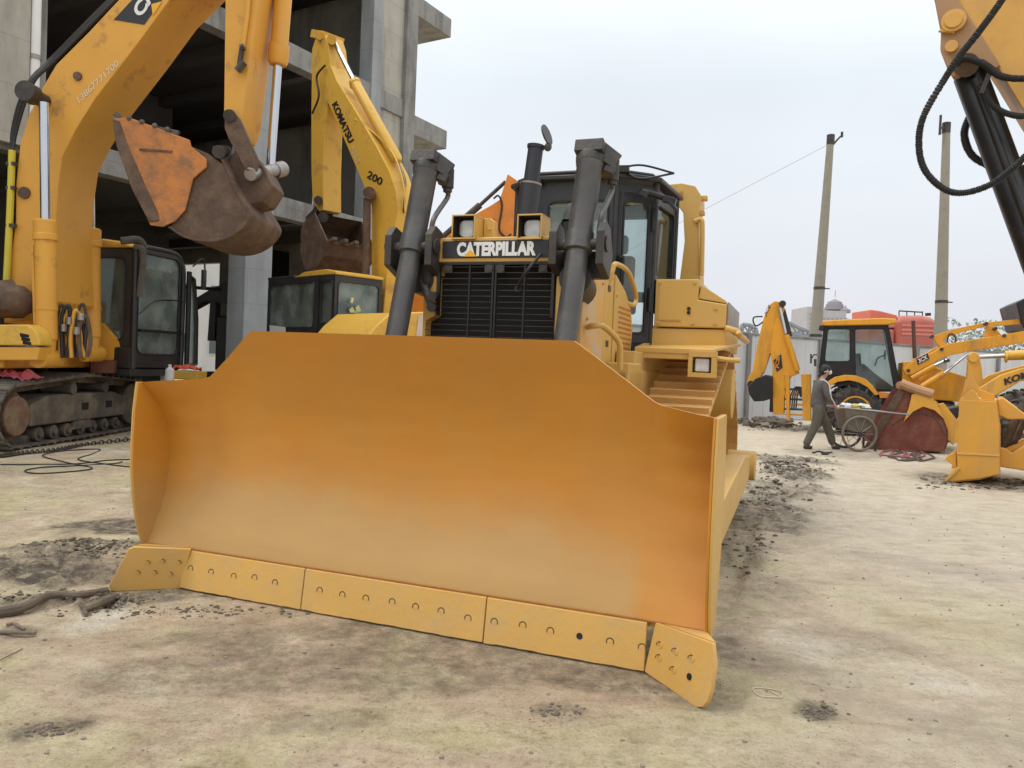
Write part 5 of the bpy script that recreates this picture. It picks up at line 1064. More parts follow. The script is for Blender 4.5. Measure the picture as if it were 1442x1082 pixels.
# hood and upper body
def kh(u, v): return Kx.L(u, v, x=.25)
m = MB(); P = [kh(u, v) for u, v in [(443, 473), (455, 459), (474, 443), (540, 441), (570, 447), (620, 450), (620, 520), (443, 520)]]
m.prism(P, (1.6, 0, 0)); kd = m.obj('engine_hood', KP, Kx, bevel=.03)
m = MB(); P = [kh(u, v)+Vector((1.605, 0, 0)) for u, v in [(512, 446), (538, 446), (538, 475), (508, 475)]]; m.prism(P, (.01, 0, 0)); m.obj('primer_patch', mat('primer', (.56, .47, .42), .8, var=.25, scale=6), kd)
m = MB(); m.prism([(-1.9, -.15, 1.0), (2.9, -.15, 1.0), (2.9, -.15, 1.35), (-1.9, -.15, 1.35)], (0, 2.6, 0)); m.obj('deck', KP, Kx, bevel=.03)
for y0 in (-.25, 2.0):
    track(Kx, [(-1.5, .45, .42), (1.9, .45, .42)], 0, 0, X['track_grey'], axis='x') if False else None
    H = [(-1.5, .45, .42), (1.9, .45, .42)]; track(Kx, H, y0, y0+.6, X['track_grey'], pitch=.19, grouser=.03, axis='x', linkmat=X['track_grey'])
    m = MB(); m.box(-1.4, 1.8, y0+.1, y0+.5, .25, .65); m.obj('track_frame', X['track_grey'], Kx, bevel=.03)
m = MB(); m.cyl((.2, 1.15, .5), (.2, 1.15, 1.0), .8, n=32); m.box(-.8, 1.2, .3, 2.0, .35, .75); m.obj('car_body', X['dark_steel'], Kx)
# block with pink dust cloth and yellow box to the right of the hood
m = MB(); 

# ================================================================== ORANGE EXCAVATOR FAR BEHIND
Ox = Thing('excavator', 'orange excavator arm rising behind the bulldozer hood between its two headlights', 'excavator', (-.6, 18.0), 0)
OP = X['orange_paint']
def on(u, v, y=0): return Ox.L(u, v, y=y)
m = MB(); m.prism([on(u, v) for u, v in [(715, 245), (731, 256), (730, 300), (726, 325), (718, 344), (697, 344), (696, 300), (703, 283), (710, 262)]], (0, .45, 0)); os_ = m.obj('stick', OP, Ox, bevel=.02)
m = MB(); m.prism([on(u, v, .02) for u, v in [(704, 281), (690, 290), (672, 300), (652, 312), (620, 342), (592, 378), (578, 400), (576, 470), (592, 470), (602, 400), (640, 345), (670, 322), (692, 318), (700, 300)]], (0, .42, 0)); ob_ = m.obj('boom', OP, Ox, bevel=.02)
m = MB(); m.cyl(on(712, 256, .2), on(664, 300, .2), .045, n=12); m.cyl(on(676, 289, .2), on(620, 338, .2), .08, n=12); m.obj('arm_cylinder', X['dark_steel'], Ox)
m = MB(); m.tube([on(695, 280, -.03), on(702, 276, -.03), on(707, 290, -.03), on(703, 322, -.03), on(712, 334, -.03), on(720, 330, -.03)], .022, 6); m.obj('hydraulic_hose', X['hose'], Ox)
m = MB(); m.box(-1.9, 1.2, -.9, 1.5, 1.0, 2.1); m.obj('engine_hood', OP, Ox, bevel=.05)
for y0 in (-1.2, 1.2): track(Ox, [(-1.8, .42, .38), (1.4, .42, .38)], y0, y0+.5, X['track_grey'], pitch=.19, grouser=.03, axis='x', linkmat=X['track_grey'])
m = MB(); m.box(-1.2, .8, -.7, 1.2, .3, 1.0); m.obj('car_body', X['dark_steel'], Ox)

# ================================================================== MACHINE SILHOUETTES INSIDE THE HALL
Hx = Thing('excavator', 'dark excavator parked in the shadow inside the concrete building beside the open bay', 'excavator', (-9.5, 23.0), 0)
def hn(u, v, y=0): return Hx.L(u, v, y=y)
m = MB(); m.prism([hn(u, v) for u, v in [(262, 428), (300, 405), (320, 398), (352, 396), (352, 425), (318, 428), (290, 424), (268, 436)]], (0, .5, 0)); m.obj('boom', X['black_paint'], Hx, bevel=.02)  # plain black stands in for the silhouette of a machine in deep shade
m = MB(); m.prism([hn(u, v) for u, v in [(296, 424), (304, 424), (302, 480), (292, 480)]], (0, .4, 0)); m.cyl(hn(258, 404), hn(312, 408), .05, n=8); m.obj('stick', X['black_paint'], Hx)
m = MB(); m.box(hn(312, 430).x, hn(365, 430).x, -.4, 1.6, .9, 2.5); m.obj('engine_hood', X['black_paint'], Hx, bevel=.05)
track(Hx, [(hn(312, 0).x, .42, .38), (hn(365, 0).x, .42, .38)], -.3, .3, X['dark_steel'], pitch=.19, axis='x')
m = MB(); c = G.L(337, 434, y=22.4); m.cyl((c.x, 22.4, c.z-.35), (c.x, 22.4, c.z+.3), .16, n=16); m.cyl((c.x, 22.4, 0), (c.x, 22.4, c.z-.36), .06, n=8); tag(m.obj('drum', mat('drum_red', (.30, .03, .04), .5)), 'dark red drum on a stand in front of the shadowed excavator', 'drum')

# ================================================================== BACKHOE LOADER (right)
J = Thing('backhoe_loader', 'yellow backhoe loader with black cab, folded rear digging arm and raised front loader arm', 'backhoe loader', (8.5, 19.3), rad(-22))
JP = X['jcb_paint']
def jn(u, v, y=0.): return J.L(u, v, y=y)
def jp(pts, y=0.): return [jn(u, v, y) for u, v in pts]
c = jn(1204, 578, .22); c.z = .66; tyre(J, c, (0, 1, 0), .67, .36, .44)
c2 = Vector((c.x, 1.98, .66)); tyre(J, c2, (0, 1, 0), .67, .36, .44)
fx = jn(1330, 590, .2).x
for y in (.25, 1.9): tyre(J, (fx, y, .46), (0, 1, 0), .46, .24, .3, lugs=14)
m = MB(); m.prism(jp([(1166, 548), (1166, 537), (1176, 531), (1190, 528), (1205, 529), (1219, 534), (1229, 543), (1238, 556), (1232, 557), (1222, 546), (1210, 539), (1196, 536), (1180, 538), (1170, 543)], -.02), (0, .42, 0)); m.obj('rear_fender', JP, J, bevel=.015)
m = MB(); m.prism(jp([(1166, 549), (1180, 540), (1196, 537.5), (1210, 540.5), (1221, 547), (1231, 558), (1226, 560), (1210, 546), (1196, 542), (1178, 545)], .0), (0, .5, 0)); m.obj('fender_liner', X['matt_black'], J)
m = MB(); m.prism(jp([(1237, 552), (1262, 555), (1262, 560), (1239, 561)], .0), (0, .5, 0)); m.obj('step', X['orange_paint'], J, bevel=.01)
m = MB(); m.prism(jp([(1150, 560), (1262, 562), (1345, 566), (1345, 592), (1262, 590), (1150, 586)], .55), (0, 1.1, 0)); m.obj('chassis', X['dark_steel'], J, bevel=.03)
m = MB(); m.prism(jp([(1238, 562), (1262, 563), (1258, 580), (1240, 578)], .1), (0, .4, 0)); m.obj('tool_box', X['black_paint'], J, bevel=.01)
# cab
zA = jn(1200, 456).z
def jw(pts, y, fwid, gl, rnd=.07): return frame_panel(jp(pts, y), J, fwid, .04, X['black_paint'], X[gl], rnd=rnd)
jw([(1154, 528), (1200, 528), (1200, 458), (1162, 458)], .20, (.08, .05, .34, .10), 'pale_glass')
jw([(1200, 552), (1266, 552), (1249, 458), (1200, 458)], .20, (.07, .07, .06, .10), 'pale_glass')
jw([(1154, 528), (1200, 528), (1200, 458), (1162, 458)], 1.75, (.08, .05, .34, .10), 'pale_glass')
jw([(1200, 552), (1266, 552), (1249, 458), (1200, 458)], 1.75, (.07, .07, .06, .10), 'pale_glass')
A1, A2 = jn(1268, 548, .24), jn(1251, 458, .24); frame_panel([A1, A1+Vector((0, 1.5, 0)), A2+Vector((0, 1.5, 0)), A2], J, .06, .04, X['black_paint'], X['pale_glass'], rnd=.06)
A1, A2 = jn(1153, 526, .24), jn(1161, 458, .24); frame_panel([A1+Vector((0, 1.5, 0)), A1, A2, A2+Vector((0, 1.5, 0))], J, .06, .04, X['black_paint'], X['pale_glass'], rnd=.06)
m = MB(); m.prism(jp([(1157, 452), (1200, 449.5), (1244, 448), (1262, 449), (1263, 455), (1250, 457.5), (1158, 459)], .08), (0, 1.75, 0)); m.obj('cab_roof', JP, J, bevel=.03)
m = MB(); m.prism(jp([(1205, 550), (1206, 520), (1216, 512), (1232, 526), (1262, 548), (1262, 551)], .4), (0, 1.2, 0)); m.prism(jp([(1151, 528), (1200, 528), (1200, 545), (1160, 540)], .25), (0, 1.4, 0)); m.obj('cab_interior', X['black_paint'], J, bevel=.02)
m = MB(); m.tube(jp([(1232, 516), (1236, 505), (1246, 500)], .9), .02, 6); c = jn(1246, 500, .9); m.rings([c+Vector((.0, math.cos(t)*.2, math.sin(t)*.12)) for t in [i*math.pi/8 for i in range(17)]], [.015]*17, 6); m.prism(jp([(1206, 498), (1212, 498), (1214, 528), (1206, 530)], .7), (0, .5, 0)); m.obj('steering_column', X['black_paint'], J)
m = MB(); m.tube(jp([(1151, 500), (1146, 500), (1143, 505)], .1), .015, 6); m.bar(jn(1142, 499, .1), jn(1142, 512, .1), .04, .18); m.bar(jn(1148, 506, .15), jn(1148, 516, .15), .06, .14); m.obj('mirror', X['dark_steel'], J)
m = MB(); m.bar(jn(1158, 459, .1), jn(1156, 466, .1), .12, .12); m.obj('work_light', X['black_paint'], J)
m = MB(); m.cyl(jn(1286, 452, .6), jn(1288, 505, .6), .045, n=12); m.obj('exhaust_pipe', mat('exhaust_rust', (.12, .05, .04), .7, var=.4), J)
m = MB(); m.prism(jp([(1296, 543), (1306, 522), (1317, 517), (1362, 531), (1352, 566), (1300, 563)], .45), (0, 1.1, 0)); m.obj('engine_hood', JP, J, bevel=.03)
m = MB(); m.prism(jp([(1272, 510), (1290, 508), (1300, 563), (1268, 563)], .3), (0, 1.5, 0)); m.obj('loader_tower', JP, J, bevel=.02)
# raised loader arm with its upper link, rams and black bucket at the frame's edge
for y in (.10, 1.62):
    m = MB(); m.prism(jp([(1272, 521), (1280, 512), (1316, 495), (1326, 488), (1336, 484), (1396, 474), (1470, 462), (1530, 462), (1530, 478), (1470, 478), (1371, 494), (1336, 501), (1322, 507), (1284, 528), (1276, 528)], 0)if y < 1 else [p+Vector((0, 1.62, 0)) for p in jp([(1272, 521), (1280, 512), (1316, 495), (1326, 488), (1336, 484), (1396, 474), (1470, 462), (1530, 462), (1530, 478), (1470, 478), (1371, 494), (1336, 501), (1322, 507), (1284, 528), (1276, 528)], 0)], (0, .14, 0)); la = m.obj('loader_arm', JP, J, bevel=.015)
    if y < 1:
        o = jn(1292.5, 513, -.015); ex_ = jn(1308.5, 504.5, -.015)-o; ey_ = jn(1290.5, 506.5, -.015)-o
        m = MB(); m.prism([o-ey_*.15, o+ex_-ey_*.15, o+ex_+ey_*1.1, o+ey_*1.1], (0, .012, 0)); lp = m.obj('label_plate', X['sign_black'], la)
        text('lettering', '3CX', o+ex_*.12+Vector((0, -.005, 0)), ex_*.76, ey_*.9, X['white'], lp, bold=.03)
D0 = .02
m = MB(); m.prism(jp([(1312, 474), (1320, 471), (1345, 463), (1389, 454), (1391, 459), (1352, 469), (1328, 478), (1336, 492), (1326, 494)], .16), (0, .10, 0)); m.obj('arm_link', JP, J, bevel=.01)
m = MB(); m.prism(jp([(1389, 454), (1432, 450), (1500, 448), (1500, 456), (1432, 457), (1396, 460)], .16), (0, .10, 0)); m.obj('arm_link', JP, J, bevel=.01)
m = MB(); m.prism(jp([(1390, 456), (1402, 462), (1416, 478), (1396, 480), (1386, 474)], .15), (0, .12, 0)); m.obj('bell_crank', JP, J, bevel=.01)
for (u, v) in ((1389, 456), (1402, 463), (1414, 473), (1326, 492), (1313, 474), (1335, 508), (1279, 522), (1331, 509)):
    m = MB(); q = jn(u, v, .0); m.cyl(q-Vector((0, .03, 0)), q+Vector((0, .3, 0)), .04, n=12); m.obj('pin', X['dark_steel'], J)
m = MB(); m.tube(jp([(1334, 482), (1336, 472), (1342, 471), (1346, 478), (1344, 484)], .12), .016, 6); m.obj('hydraulic_hose', X['hose'], J)
m = MB(); m.cyl(jn(1284, 533, .05), jn(1316, 515, .05), .075, n=14); m.obj('lift_ram', JP, J); m = MB(); m.cyl(jn(1316, 515, .05), jn(1334, 507, .05), .045, n=12); m.obj('rod', X['chrome'], J)
m = MB(); m.cyl(jn(1298, 545, .05), jn(1330, 526, .05), .08, n=14); m.obj('lift_ram', JP, J); m = MB(); m.cyl(jn(1330, 526, .05), jn(1364, 498, .05), .035, n=12); m.obj('rod', X['chrome'], J)
m = MB(); m.prism(jp([(1431, 426), (1443, 420), (1480, 415), (1500, 470), (1460, 475), (1441, 462), (1436, 445)], .0), (0, 1.9, 0)); m.obj('loader_bucket', X['black_paint'], J, bevel=.03)
# folded backhoe
YB = .75
m = MB(); m.prism(jp([(1085, 428), (1091, 424), (1103, 426), (1105, 436), (1100, 447), (1094, 466), (1087, 492), (1077, 522), (1066, 541), (1057, 545), (1051, 541), (1055, 530), (1060, 522), (1067, 482), (1076, 446)], YB), (0, .28, 0)); dp = m.obj('dipper', JP, J, bevel=.02)
m = MB(); m.prism(jp([(1092, 452), (1097, 446), (1106, 470), (1116, 500), (1126, 526), (1115, 530), (1107, 542), (1105, 560), (1104, 584), (1089, 584), (1087, 540), (1088, 519), (1084, 492)], YB-.08), (0, .40, 0)); bm_ = m.obj('backhoe_boom', JP, J, bevel=.02)
q0 = jn(1090, 507, YB-.085); ex_ = jn(1102, 505, YB-.085)-q0; ey_ = jn(1092, 500, YB-.085)-q0
m = MB(); m.prism(jp([(1089, 508), (1100, 499), (1102, 518), (1094, 524)], YB-.09), (0, .008, 0)); lp = m.obj('label_plate', X['sign_black'], bm_)
o = jn(1097, 520, YB-.097); text('lettering', 'JCB', o, jn(1100, 503, YB-.097)-o, jn(1090.5, 519, YB-.097)-o, X['orange_paint'], lp, bold=.03)
o = jn(1079, 447, YB-.006); text('lettering', 'JCB', o, jn(1086, 433, YB-.006)-o, jn(1076, 443, YB-.006)-jn(1079, 448, YB-.006), X['sign_black'], dp, bold=.02)
m = MB(); m.cyl(jn(1098, 434, YB-.12), jn(1106, 470, YB-.12), .045, n=12); m.obj('rod', X['chrome'], J)
m = MB(); m.cyl(jn(1107, 472, YB-.13), jn(1123, 522, YB-.13), .075, n=14); m.obj('boom_ram', JP, J)
m = MB(); m.cyl(jn(1102, 428, YB-.14), jn(1102, 428, YB+.4), .09, n=14); m.cyl(jn(1057, 541, YB-.1), jn(1057, 541, YB+.4), .09, n=12); m.bar(jn(1102, 436, YB+.15), jn(1112, 474, YB+.15), .1, .14); m.obj('pin', X['dark_steel'], J)
m = MB(); m.tube(jp([(1079, 450), (1066, 459), (1061, 454), (1062, 447), (1074, 446)], YB+.1), .02, 6); m.obj('hydraulic_hose', X['hose'], J)
m = MB(); m.prism(jp([(1053, 545), (1064, 533), (1078, 528), (1088, 530), (1088, 561), (1076, 565), (1062, 566), (1055, 556)], YB-.35), (0, .9, 0)); m.obj('digging_bucket', X['black_paint'], J, bevel=.03)
for x0, x1_ in ((1105, 1112), (1128, 1142)):
    m = MB(); m.prism(jp([(x0, 527), (x1_, 527), (x1_, 593), (x0+3, 592)], YB-.15), (0, .5, 0)); m.obj('stabiliser', JP, J, bevel=.015)
for k in range(6):
    v = 548+k*7; m = MB(); m.cyl(jn(1105, v, YB-.1), jn(1130, v+1, YB-.1), .03, n=8); m.obj('slide_rail', JP if k % 2 else X['dark_steel'], J)
m = MB(); m.box(jn(1110, 0).x, jn(1128, 0).x, YB+.1, YB+.2, .45, 1.3); m.obj('valve_block', X['dark_steel'], J)
for k in range(4):
    m = MB(); m.tube(jp([(1112+k*3, 575), (1114+k*3, 556), (1122+k*2, 545), (1128, 560)], YB-.12), .018, 6); m.obj('hydraulic_hose', X['hose'], J)

# ================================================================== WHEEL LOADER WITH THE RUSTY BUCKET
Lw = Thing('wheel_loader', 'yellow wheel loader at the right edge holding a rusty red bucket on the ground', 'wheel loader', (8.4, 15.6), rad(-24))
def ln(u, v, y=0.): return Lw.L(u, v, y=y)
def lq(pts, y=0.): return [ln(u, v, y) for u, v in pts]
RB = [(1214, 635), (1262, 552), (1272, 546), (1284, 552), (1300, 562), (1316, 572), (1328, 588), (1335, 606), (1335, 624), (1330, 636)]
O = lq(RB[2:]+[(1214, 636)]); ce = ln(1285, 605); vs = []; m = MB()
for p in O: q = p+(ce-p).normalized()*.03; vs += [p, p+Vector((0, 2.3, 0)), q, q+Vector((0, 2.3, 0))]
f = []
for i in range(len(O)-1): a = 4*i; b2 = a+4; f += [(a, a+1, b2+1, b2), (a+2, b2+2, b2+3, a+3), (a, b2, b2+2, a+2), (a+1, a+3, b2+3, b2+1)]
m.add(vs, f); rb = m.obj('bucket', X['red_rust'], Lw)
for y in (.0, 2.27): m = MB(); m.prism([p+Vector((0, y, 0)) for p in lq(RB)], (0, .03, 0)); m.obj('side_plate', X['red_rust'], rb, bevel=.006)
m = MB(); m.prism([p+Vector((0, -.02, 0)) for p in lq([(1214, 635), (1262, 552), (1270, 547), (1274, 553), (1226, 635)])], (0, .018, 0)); m.obj('side_cutter', X['bucket_rust'], rb)
m = MB(); m.tube(lq([(1256, 598), (1268, 590), (1282, 585), (1300, 583), (1318, 590), (1331, 612)], -.005), .012, 6); m.obj('weld_bead', X['bucket_rust'], rb)
m = MB(); m.cyl(ln(1268, 543, .1), ln(1268, 543, 2.2), .09, n=12); m.tube(lq([(1268, 540), (1282, 546), (1300, 552), (1313, 556)], -.03), .10, 10); m.obj('bucket_tube', mat('rust_tan', (.42, .24, .12), .7, var=.3, dirt=(.3, .12, .07)), rb)
LP = X['loader_paint']
m = MB(); m.prism(lq([(1284, 556), (1296, 552), (1313, 560), (1322, 574), (1329, 590), (1316, 578), (1300, 573), (1286, 580), (1273, 594), (1280, 574)], -.08), (0, .06, 0)); m.obj('bucket_bracket', LP, rb, bevel=.01)
for y in (.15, 1.7):
    m = MB(); m.prism([p+Vector((0, y, 0)) for p in lq([(1322, 570), (1330, 568), (1349, 592), (1351, 620), (1343, 628), (1334, 618)])], (0, .14, 0)); m.obj('arm_foot', LP, Lw, bevel=.01)
    m = MB(); m.prism([p+Vector((0, y+.16, 0)) for p in lq([(1345, 600), (1384, 546), (1413, 528), (1442, 519), (1520, 500), (1520, 530), (1442, 537), (1415, 553), (1392, 566), (1352, 622)])], (0, .14, 0)); la = m.obj('loader_arm', LP, Lw, bevel=.02)
    if y < 1:
        o = ln(1415, 543, y+.15); text('lettering', 'KOMATSU', o, (ln(1450, 531, y+.15)-o)*2.1, ln(1413.5, 533.5, y+.15)-o, X['sign_black'], la, bold=.05)
m = MB(); m.prism(lq([(1364, 500), (1371, 495), (1379, 499), (1383, 520), (1385, 545), (1392, 575), (1368, 575), (1362, 530)], .8), (0, .22, 0)); m.obj('bell_crank', LP, Lw, bevel=.015)
m = MB(); q = ln(1371, 504, .75); m.cyl(q, q+Vector((0, .35, 0)), .09, n=14); m.obj('pin', LP, Lw)
m = MB(); m.cyl(ln(1376, 503, .9), ln(1416, 501, .9), .045, n=14); m.obj('rod', X['chrome'], Lw)
m = MB(); m.cyl(ln(1415, 501, .9), ln(1475, 499, .9), .10, n=16); m.cyl(ln(1415, 503, .9), ln(1418, 503, .9), .115, n=16); m.obj('dump_ram', X['komatsu_paint'], Lw)
for y in (.2, 2.0):
    q = ln(1452, 590, .35); tyre(Lw, (q.x+.15, y, .68), (0, 1, 0), .70, .36, .48, lugs=16)
m = MB(); q = ln(1480, 560, 1); m.box(q.x, q.x+3.2, .3, 1.9, .7, 2.1); m.obj('engine_body', LP, Lw, bevel=.06)
m = MB(); m.prism(lq([(1330, 576), (1352, 572), (1358, 598), (1342, 604)], .9), (0, .7, 0)); m.obj('cross_tube', X['dark_steel'], Lw, bevel=.03)

# ================================================================== NEAR YELLOW BUCKET AND ITS ARMS
Cx = Thing('loader_attachment', 'clean yellow loader bucket with its lift arms, nearest machine part at the right edge', 'loader bucket', (6.44, 11.14), rad(-32))
def cn(u, v, y=0.): return Cx.L(u, v, y=y)
def cq_(pts, y=0.): return [cn(u, v, y) for u, v in pts]
CPt = mat('bucket_yellow', (.66, .33, .045), .38, var=.05, dirt=(.40, .26, .11), dirt_amt=.6, dirt_scale=2.4, streak=True)
side = [(1351, 563), (1403, 566), (1407, 600), (1408, 668), (1380, 674), (1352, 677), (1330, 680), (1331, 675), (1349, 658), (1347, 641), (1347, 637)]
m = MB(); m.prism(cq_(side), (0, .03, 0)); cbk = m.obj('bucket', CPt, Cx, bevel=.008)
m = MB(); m.prism([p+Vector((0, 2.2, 0)) for p in cq_(side)], (0, .03, 0)); m.obj('side_plate', CPt, cbk)
O = cq_([(1352, 561), (1404, 564), (1409, 600), (1409, 668), (1380, 676), (1330, 681)]); vs = []; m = MB(); ce = cn(1380, 620)
for p in O: q = p+(ce-p).normalized()*.025; vs += [p+Vector((0, .031, 0)), p+Vector((0, 2.19, 0)), q+Vector((0, .031, 0)), q+Vector((0, 2.19, 0))]
f = []
for i in range(len(O)-1): a = 4*i; b2 = a+4; f += [(a, a+1, b2+1, b2), (a+2, b2+2, b2+3, a+3), (a, b2, b2+2, a+2), (a+1, a+3, b2+3, b2+1)]
m.add(vs, f); m.obj('shell', CPt, cbk)
m = MB(); m.prism(cq_([(1347, 637), (1408, 641), (1408, 643), (1347, 640)], -.012), (0, .012, 0)); m.obj('wear_strip', X['blade_edge'], cbk, bevel=.003)
m = MB(); m.prism(cq_([(1330, 681), (1352, 660), (1349, 657), (1331, 674)], -.02), (0, .02, 0)); m.obj('side_cutter', X['blade_edge'], cbk, bevel=.004)
m = MB(); m.prism(cq_([(1346, 636), (1330, 647), (1346, 659)], .04), (0, .5, 0)); m.obj('inner_corner', CPt, cbk)
m = MB(); m.prism(cq_([(1354, 564), (1358, 556), (1366, 549), (1372, 550), (1378, 560), (1382, 565)], .02), (0, .2, 0)); m.prism(cq_([(1352, 563), (1365, 522), (1372, 536), (1380, 549), (1400, 556), (1402, 566), (1385, 566), (1374, 550), (1366, 549)], .25), (0, .05, 0)); m.obj('spill_guard', CPt, cbk, bevel=.006)
for y in (.25, 1.6):
    m = MB(); m.prism([p+Vector((0, y, 0)) for p in cq_([(1404, 563), (1412, 560), (1442, 582), (1500, 600), (1500, 616), (1442, 592), (1420, 592), (1406, 586)])], (0, .13, 0)); m.obj('lift_arm', CPt, Cx, bevel=.02)
    m = MB(); m.prism([p+Vector((0, y, 0)) for p in cq_([(1408, 632), (1418, 634), (1425, 640), (1445, 628), (1500, 620), (1500, 668), (1445, 666), (1408, 660)])], (0, .13, 0)); m.obj('lower_bracket', CPt, Cx, bevel=.02)
m = MB(); m.cyl(cn(1442, 568, .6), cn(1410, 636, .6), .055, n=12); m.cyl(cn(1452, 572, .75), cn(1420, 640, .75), .045, n=12); m.obj('crossed_ram', X['track_grey'], Cx)
m = MB(); m.cyl(cn(1412, 640, .5), cn(1470, 618, .5), .07, n=12); m.obj('tilt_ram', CPt, Cx)
m = MB(); m.box(cn(1500, 600).x-.3, cn(1500, 600).x+1.6, .1, 1.8, .25, 1.15); m.obj('front_frame', CPt, Cx, bevel=.05)

# ================================================================== NEAR BOOM AND HOSES, TOP RIGHT
Tx = Thing('excavator_boom', 'yellow excavator boom with a thick black cylinder and looping ribbed hoses at the top right', 'excavator boom', (3.75, 5.6), rad(-32))
def tn(u, v, y=0.): return Tx.L(u, v, y=y)
TP = mat('boom_yellow', (.66, .36, .075), .45, var=.08, dirt=(.30, .17, .09), dirt_amt=.5, dirt_scale=3)
m = MB(); m.prism([tn(u, v, 0) for u, v in [(1341, -2), (1300, -60), (1300, -160), (1900, -300), (1960, -120), (1640, 130), (1520, 215), (1490, 225), (1442, 156), (1405, 95)]], (0, .50, 0)); tb_ = m.obj('boom', TP, Tx, bevel=.008)
m = MB(); m.prism([tn(u, v, -.03) for u, v in [(1316, 0), (1300, -60), (1325, -100), (1350, 0), (1384, 52), (1409, 92), (1402, 96), (1385, 84), (1366, 86), (1352, 106), (1342, 108), (1333, 92), (1324, 69), (1325, 47)]], (0, .08, 0)); m.obj('end_plate', mat('boom_brown', (.40, .23, .11), .6, var=.2, scale=5, dirt=(.2, .12, .07), dirt_amt=.6), tb_, bevel=.006)
m = MB(); c = tn(1343, 30, -.05); m.steps(c, c+Vector((0, -1, 0)), [(0, .085), (.02, .085), (.02, .06), (.035, .06), (.035, .03)], 20); m.prism([tn(u, v, -.06) for u, v in [(1321, 44), (1343, 47), (1352, 24), (1347, 20), (1338, 38), (1326, 40)]], (0, .03, 0)); c = tn(1340, 66, -.05); m.cyl(c, c+Vector((0, -.02, 0)), .045, n=16); m.obj('pin_lock', TP, tb_, bevel=.003)
A, Bq = tn(1362, 96, .12), tn(1458, 356, .12); dd = (Bq-A)
m = MB(); m.steps(A, A+dd*1.7, [(0, .06), (.04, .10), (.06, .112), (dd.length*1.5, .112), (dd.length*1.5, .10)], 28); bc = m.obj('boom_cylinder', X['black_paint'], Tx)
m = MB(); m.cyl(tn(1361, 92, -.06), tn(1361, 92, .35), .085, n=16); m.obj('cylinder_eye', X['bucket_rust'], bc)
m = MB(); m.cyl(tn(1372, 112, -.01), tn(1462, 356, -.01), .026, n=12); m.obj('feed_pipe', X['black_paint'], bc)
def hose(pts, r, y, name='ribbed_hose', lab=None):
    P = cat_path([tn(u, v, y) for u, v in pts], 40); m = MB(); rs = []; L = 0; Q = []; 
    for i in range(len(P)-1):
        Q.append(P[i])
    Q.append(P[-1]); d = 0; rs = []
    for i, p in enumerate(Q):
        if i: d += (Q[i]-Q[i-1]).length
        rs.append(r*(1+.10*(1 if (d/.012) % 1 < .5 else -1)))
    m.rings(Q, rs, 12); return m.obj(name, X['hose'], Tx)
hose([(1440, -50), (1411, 0), (1377, 47), (1352, 78), (1333, 107), (1301, 163), (1294, 204), (1302, 239), (1327, 265), (1355, 272), (1393, 261), (1424, 239), (1450, 214), (1500, 160)], .0235, -.25)
hose([(1345, 92), (1358, 83), (1386, 91), (1408, 107), (1442, 111), (1500, 105)], .024, -.12)
hose([(1378, 120), (1399, 149), (1421, 161), (1448, 163), (1500, 150)], .022, -.08)
hose([(1376, 150), (1364, 168), (1358, 190), (1366, 215), (1385, 230), (1420, 240), (1470, 230)], .027, .30)
m = MB(); m.bar(tn(1382, 132, -.1), tn(1394, 102, -.1), .03, .03); m.obj('hose_clamp', X['dark_steel'], Tx)

# ================================================================== PERSON
def skin(name, joints, edges, material, parent, root=0, sub=2):
    me = bpy.data.meshes.new(name); me.from_pydata([j[:3] for j in joints], edges, []); o = bpy.data.objects.new(name, me); C.objects.link(o)
    o.modifiers.new('s', 'SKIN'); sk = me.skin_vertices[0].data
    for i, j in enumerate(joints): sk[i].radius = j[3] if isinstance(j[3], tuple) else (j[3], j[3])
    sk[root].use_root = True
    q = o.modifiers.new('u', 'SUBSURF'); q.levels = q.render_levels = sub
    dg = bpy.context.evaluated_depsgraph_get(); dg.update(); nm = bpy.data.meshes.new_from_object(o.evaluated_get(dg)); nm.name = name
    o.modifiers.clear(); o.data = nm; nm.materials.clear(); nm.materials.append(material); nm.polygons.foreach_set('use_smooth', [True]*len(nm.polygons)); o.parent = parent.e; return o
Pn = Thing('person', 'walking person in grey jacket, dark trousers and white face mask pushing the hand cart', 'person', (6.22, 15.5), 0)
# joints: x forward (right), y lateral, z up ; near side is -y
def arm(s, hand):
    return [(.0, .17*s, 1.34, .052), (.06 if s < 0 else .02, .20*s, 1.08, .042), (hand[0]-.03, hand[1], hand[2]+.05, .030), (hand[0]+.02, hand[1], hand[2]-.01, .028)]
bj = [(-.03, 0, .90, (.08, .08)), (-.01, 0, 1.10, (.08, .07)), (.0, 0, 1.28, (.08, .07)), (.02, 0, 1.40, .06), (.05, 0, 1.47, .05), (.085, 0, 1.54, .078), (.10, 0, 1.60, .080), (.105, 0, 1.645, .055)]
be = [(0, 1), (1, 2), (2, 3), (3, 4), (4, 5), (5, 6), (6, 7)]
def chain(js, es, start, pts):
    k = len(js); js += pts; es.append((start, k))
    for i in range(len(pts)-1): es.append((k+i, k+i+1))
hN, hF = (.24, -.20, .86), (.30, .20, .88)
chain(bj, be, 2, arm(-1, hN)); chain(bj, be, 2, arm(1, hF))
chain(bj, be, 0, [(-.06, -.09, .82, .06), (-.10, -.10, .50, .05), (-.26, -.10, .13, .042), (-.29, -.10, .06, .04), (-.19, -.10, .03, .032)])
chain(bj, be, 0, [(.02, .09, .82, .06), (.20, .10, .50, .05), (.34, .10, .12, .042), (.34, .10, .055, .04), (.46, .10, .04, .032)])
skin('body', bj, be, X['skin'], Pn)
jj = [(-.03, 0, .80, (.17, .15)), (-.03, 0, .90, (.175, .15)), (-.02, 0, 1.08, (.17, .14)), (.0, 0, 1.27, (.165, .14)), (.015, 0, 1.40, .085)]; je = [(0, 1), (1, 2), (2, 3), (3, 4)]
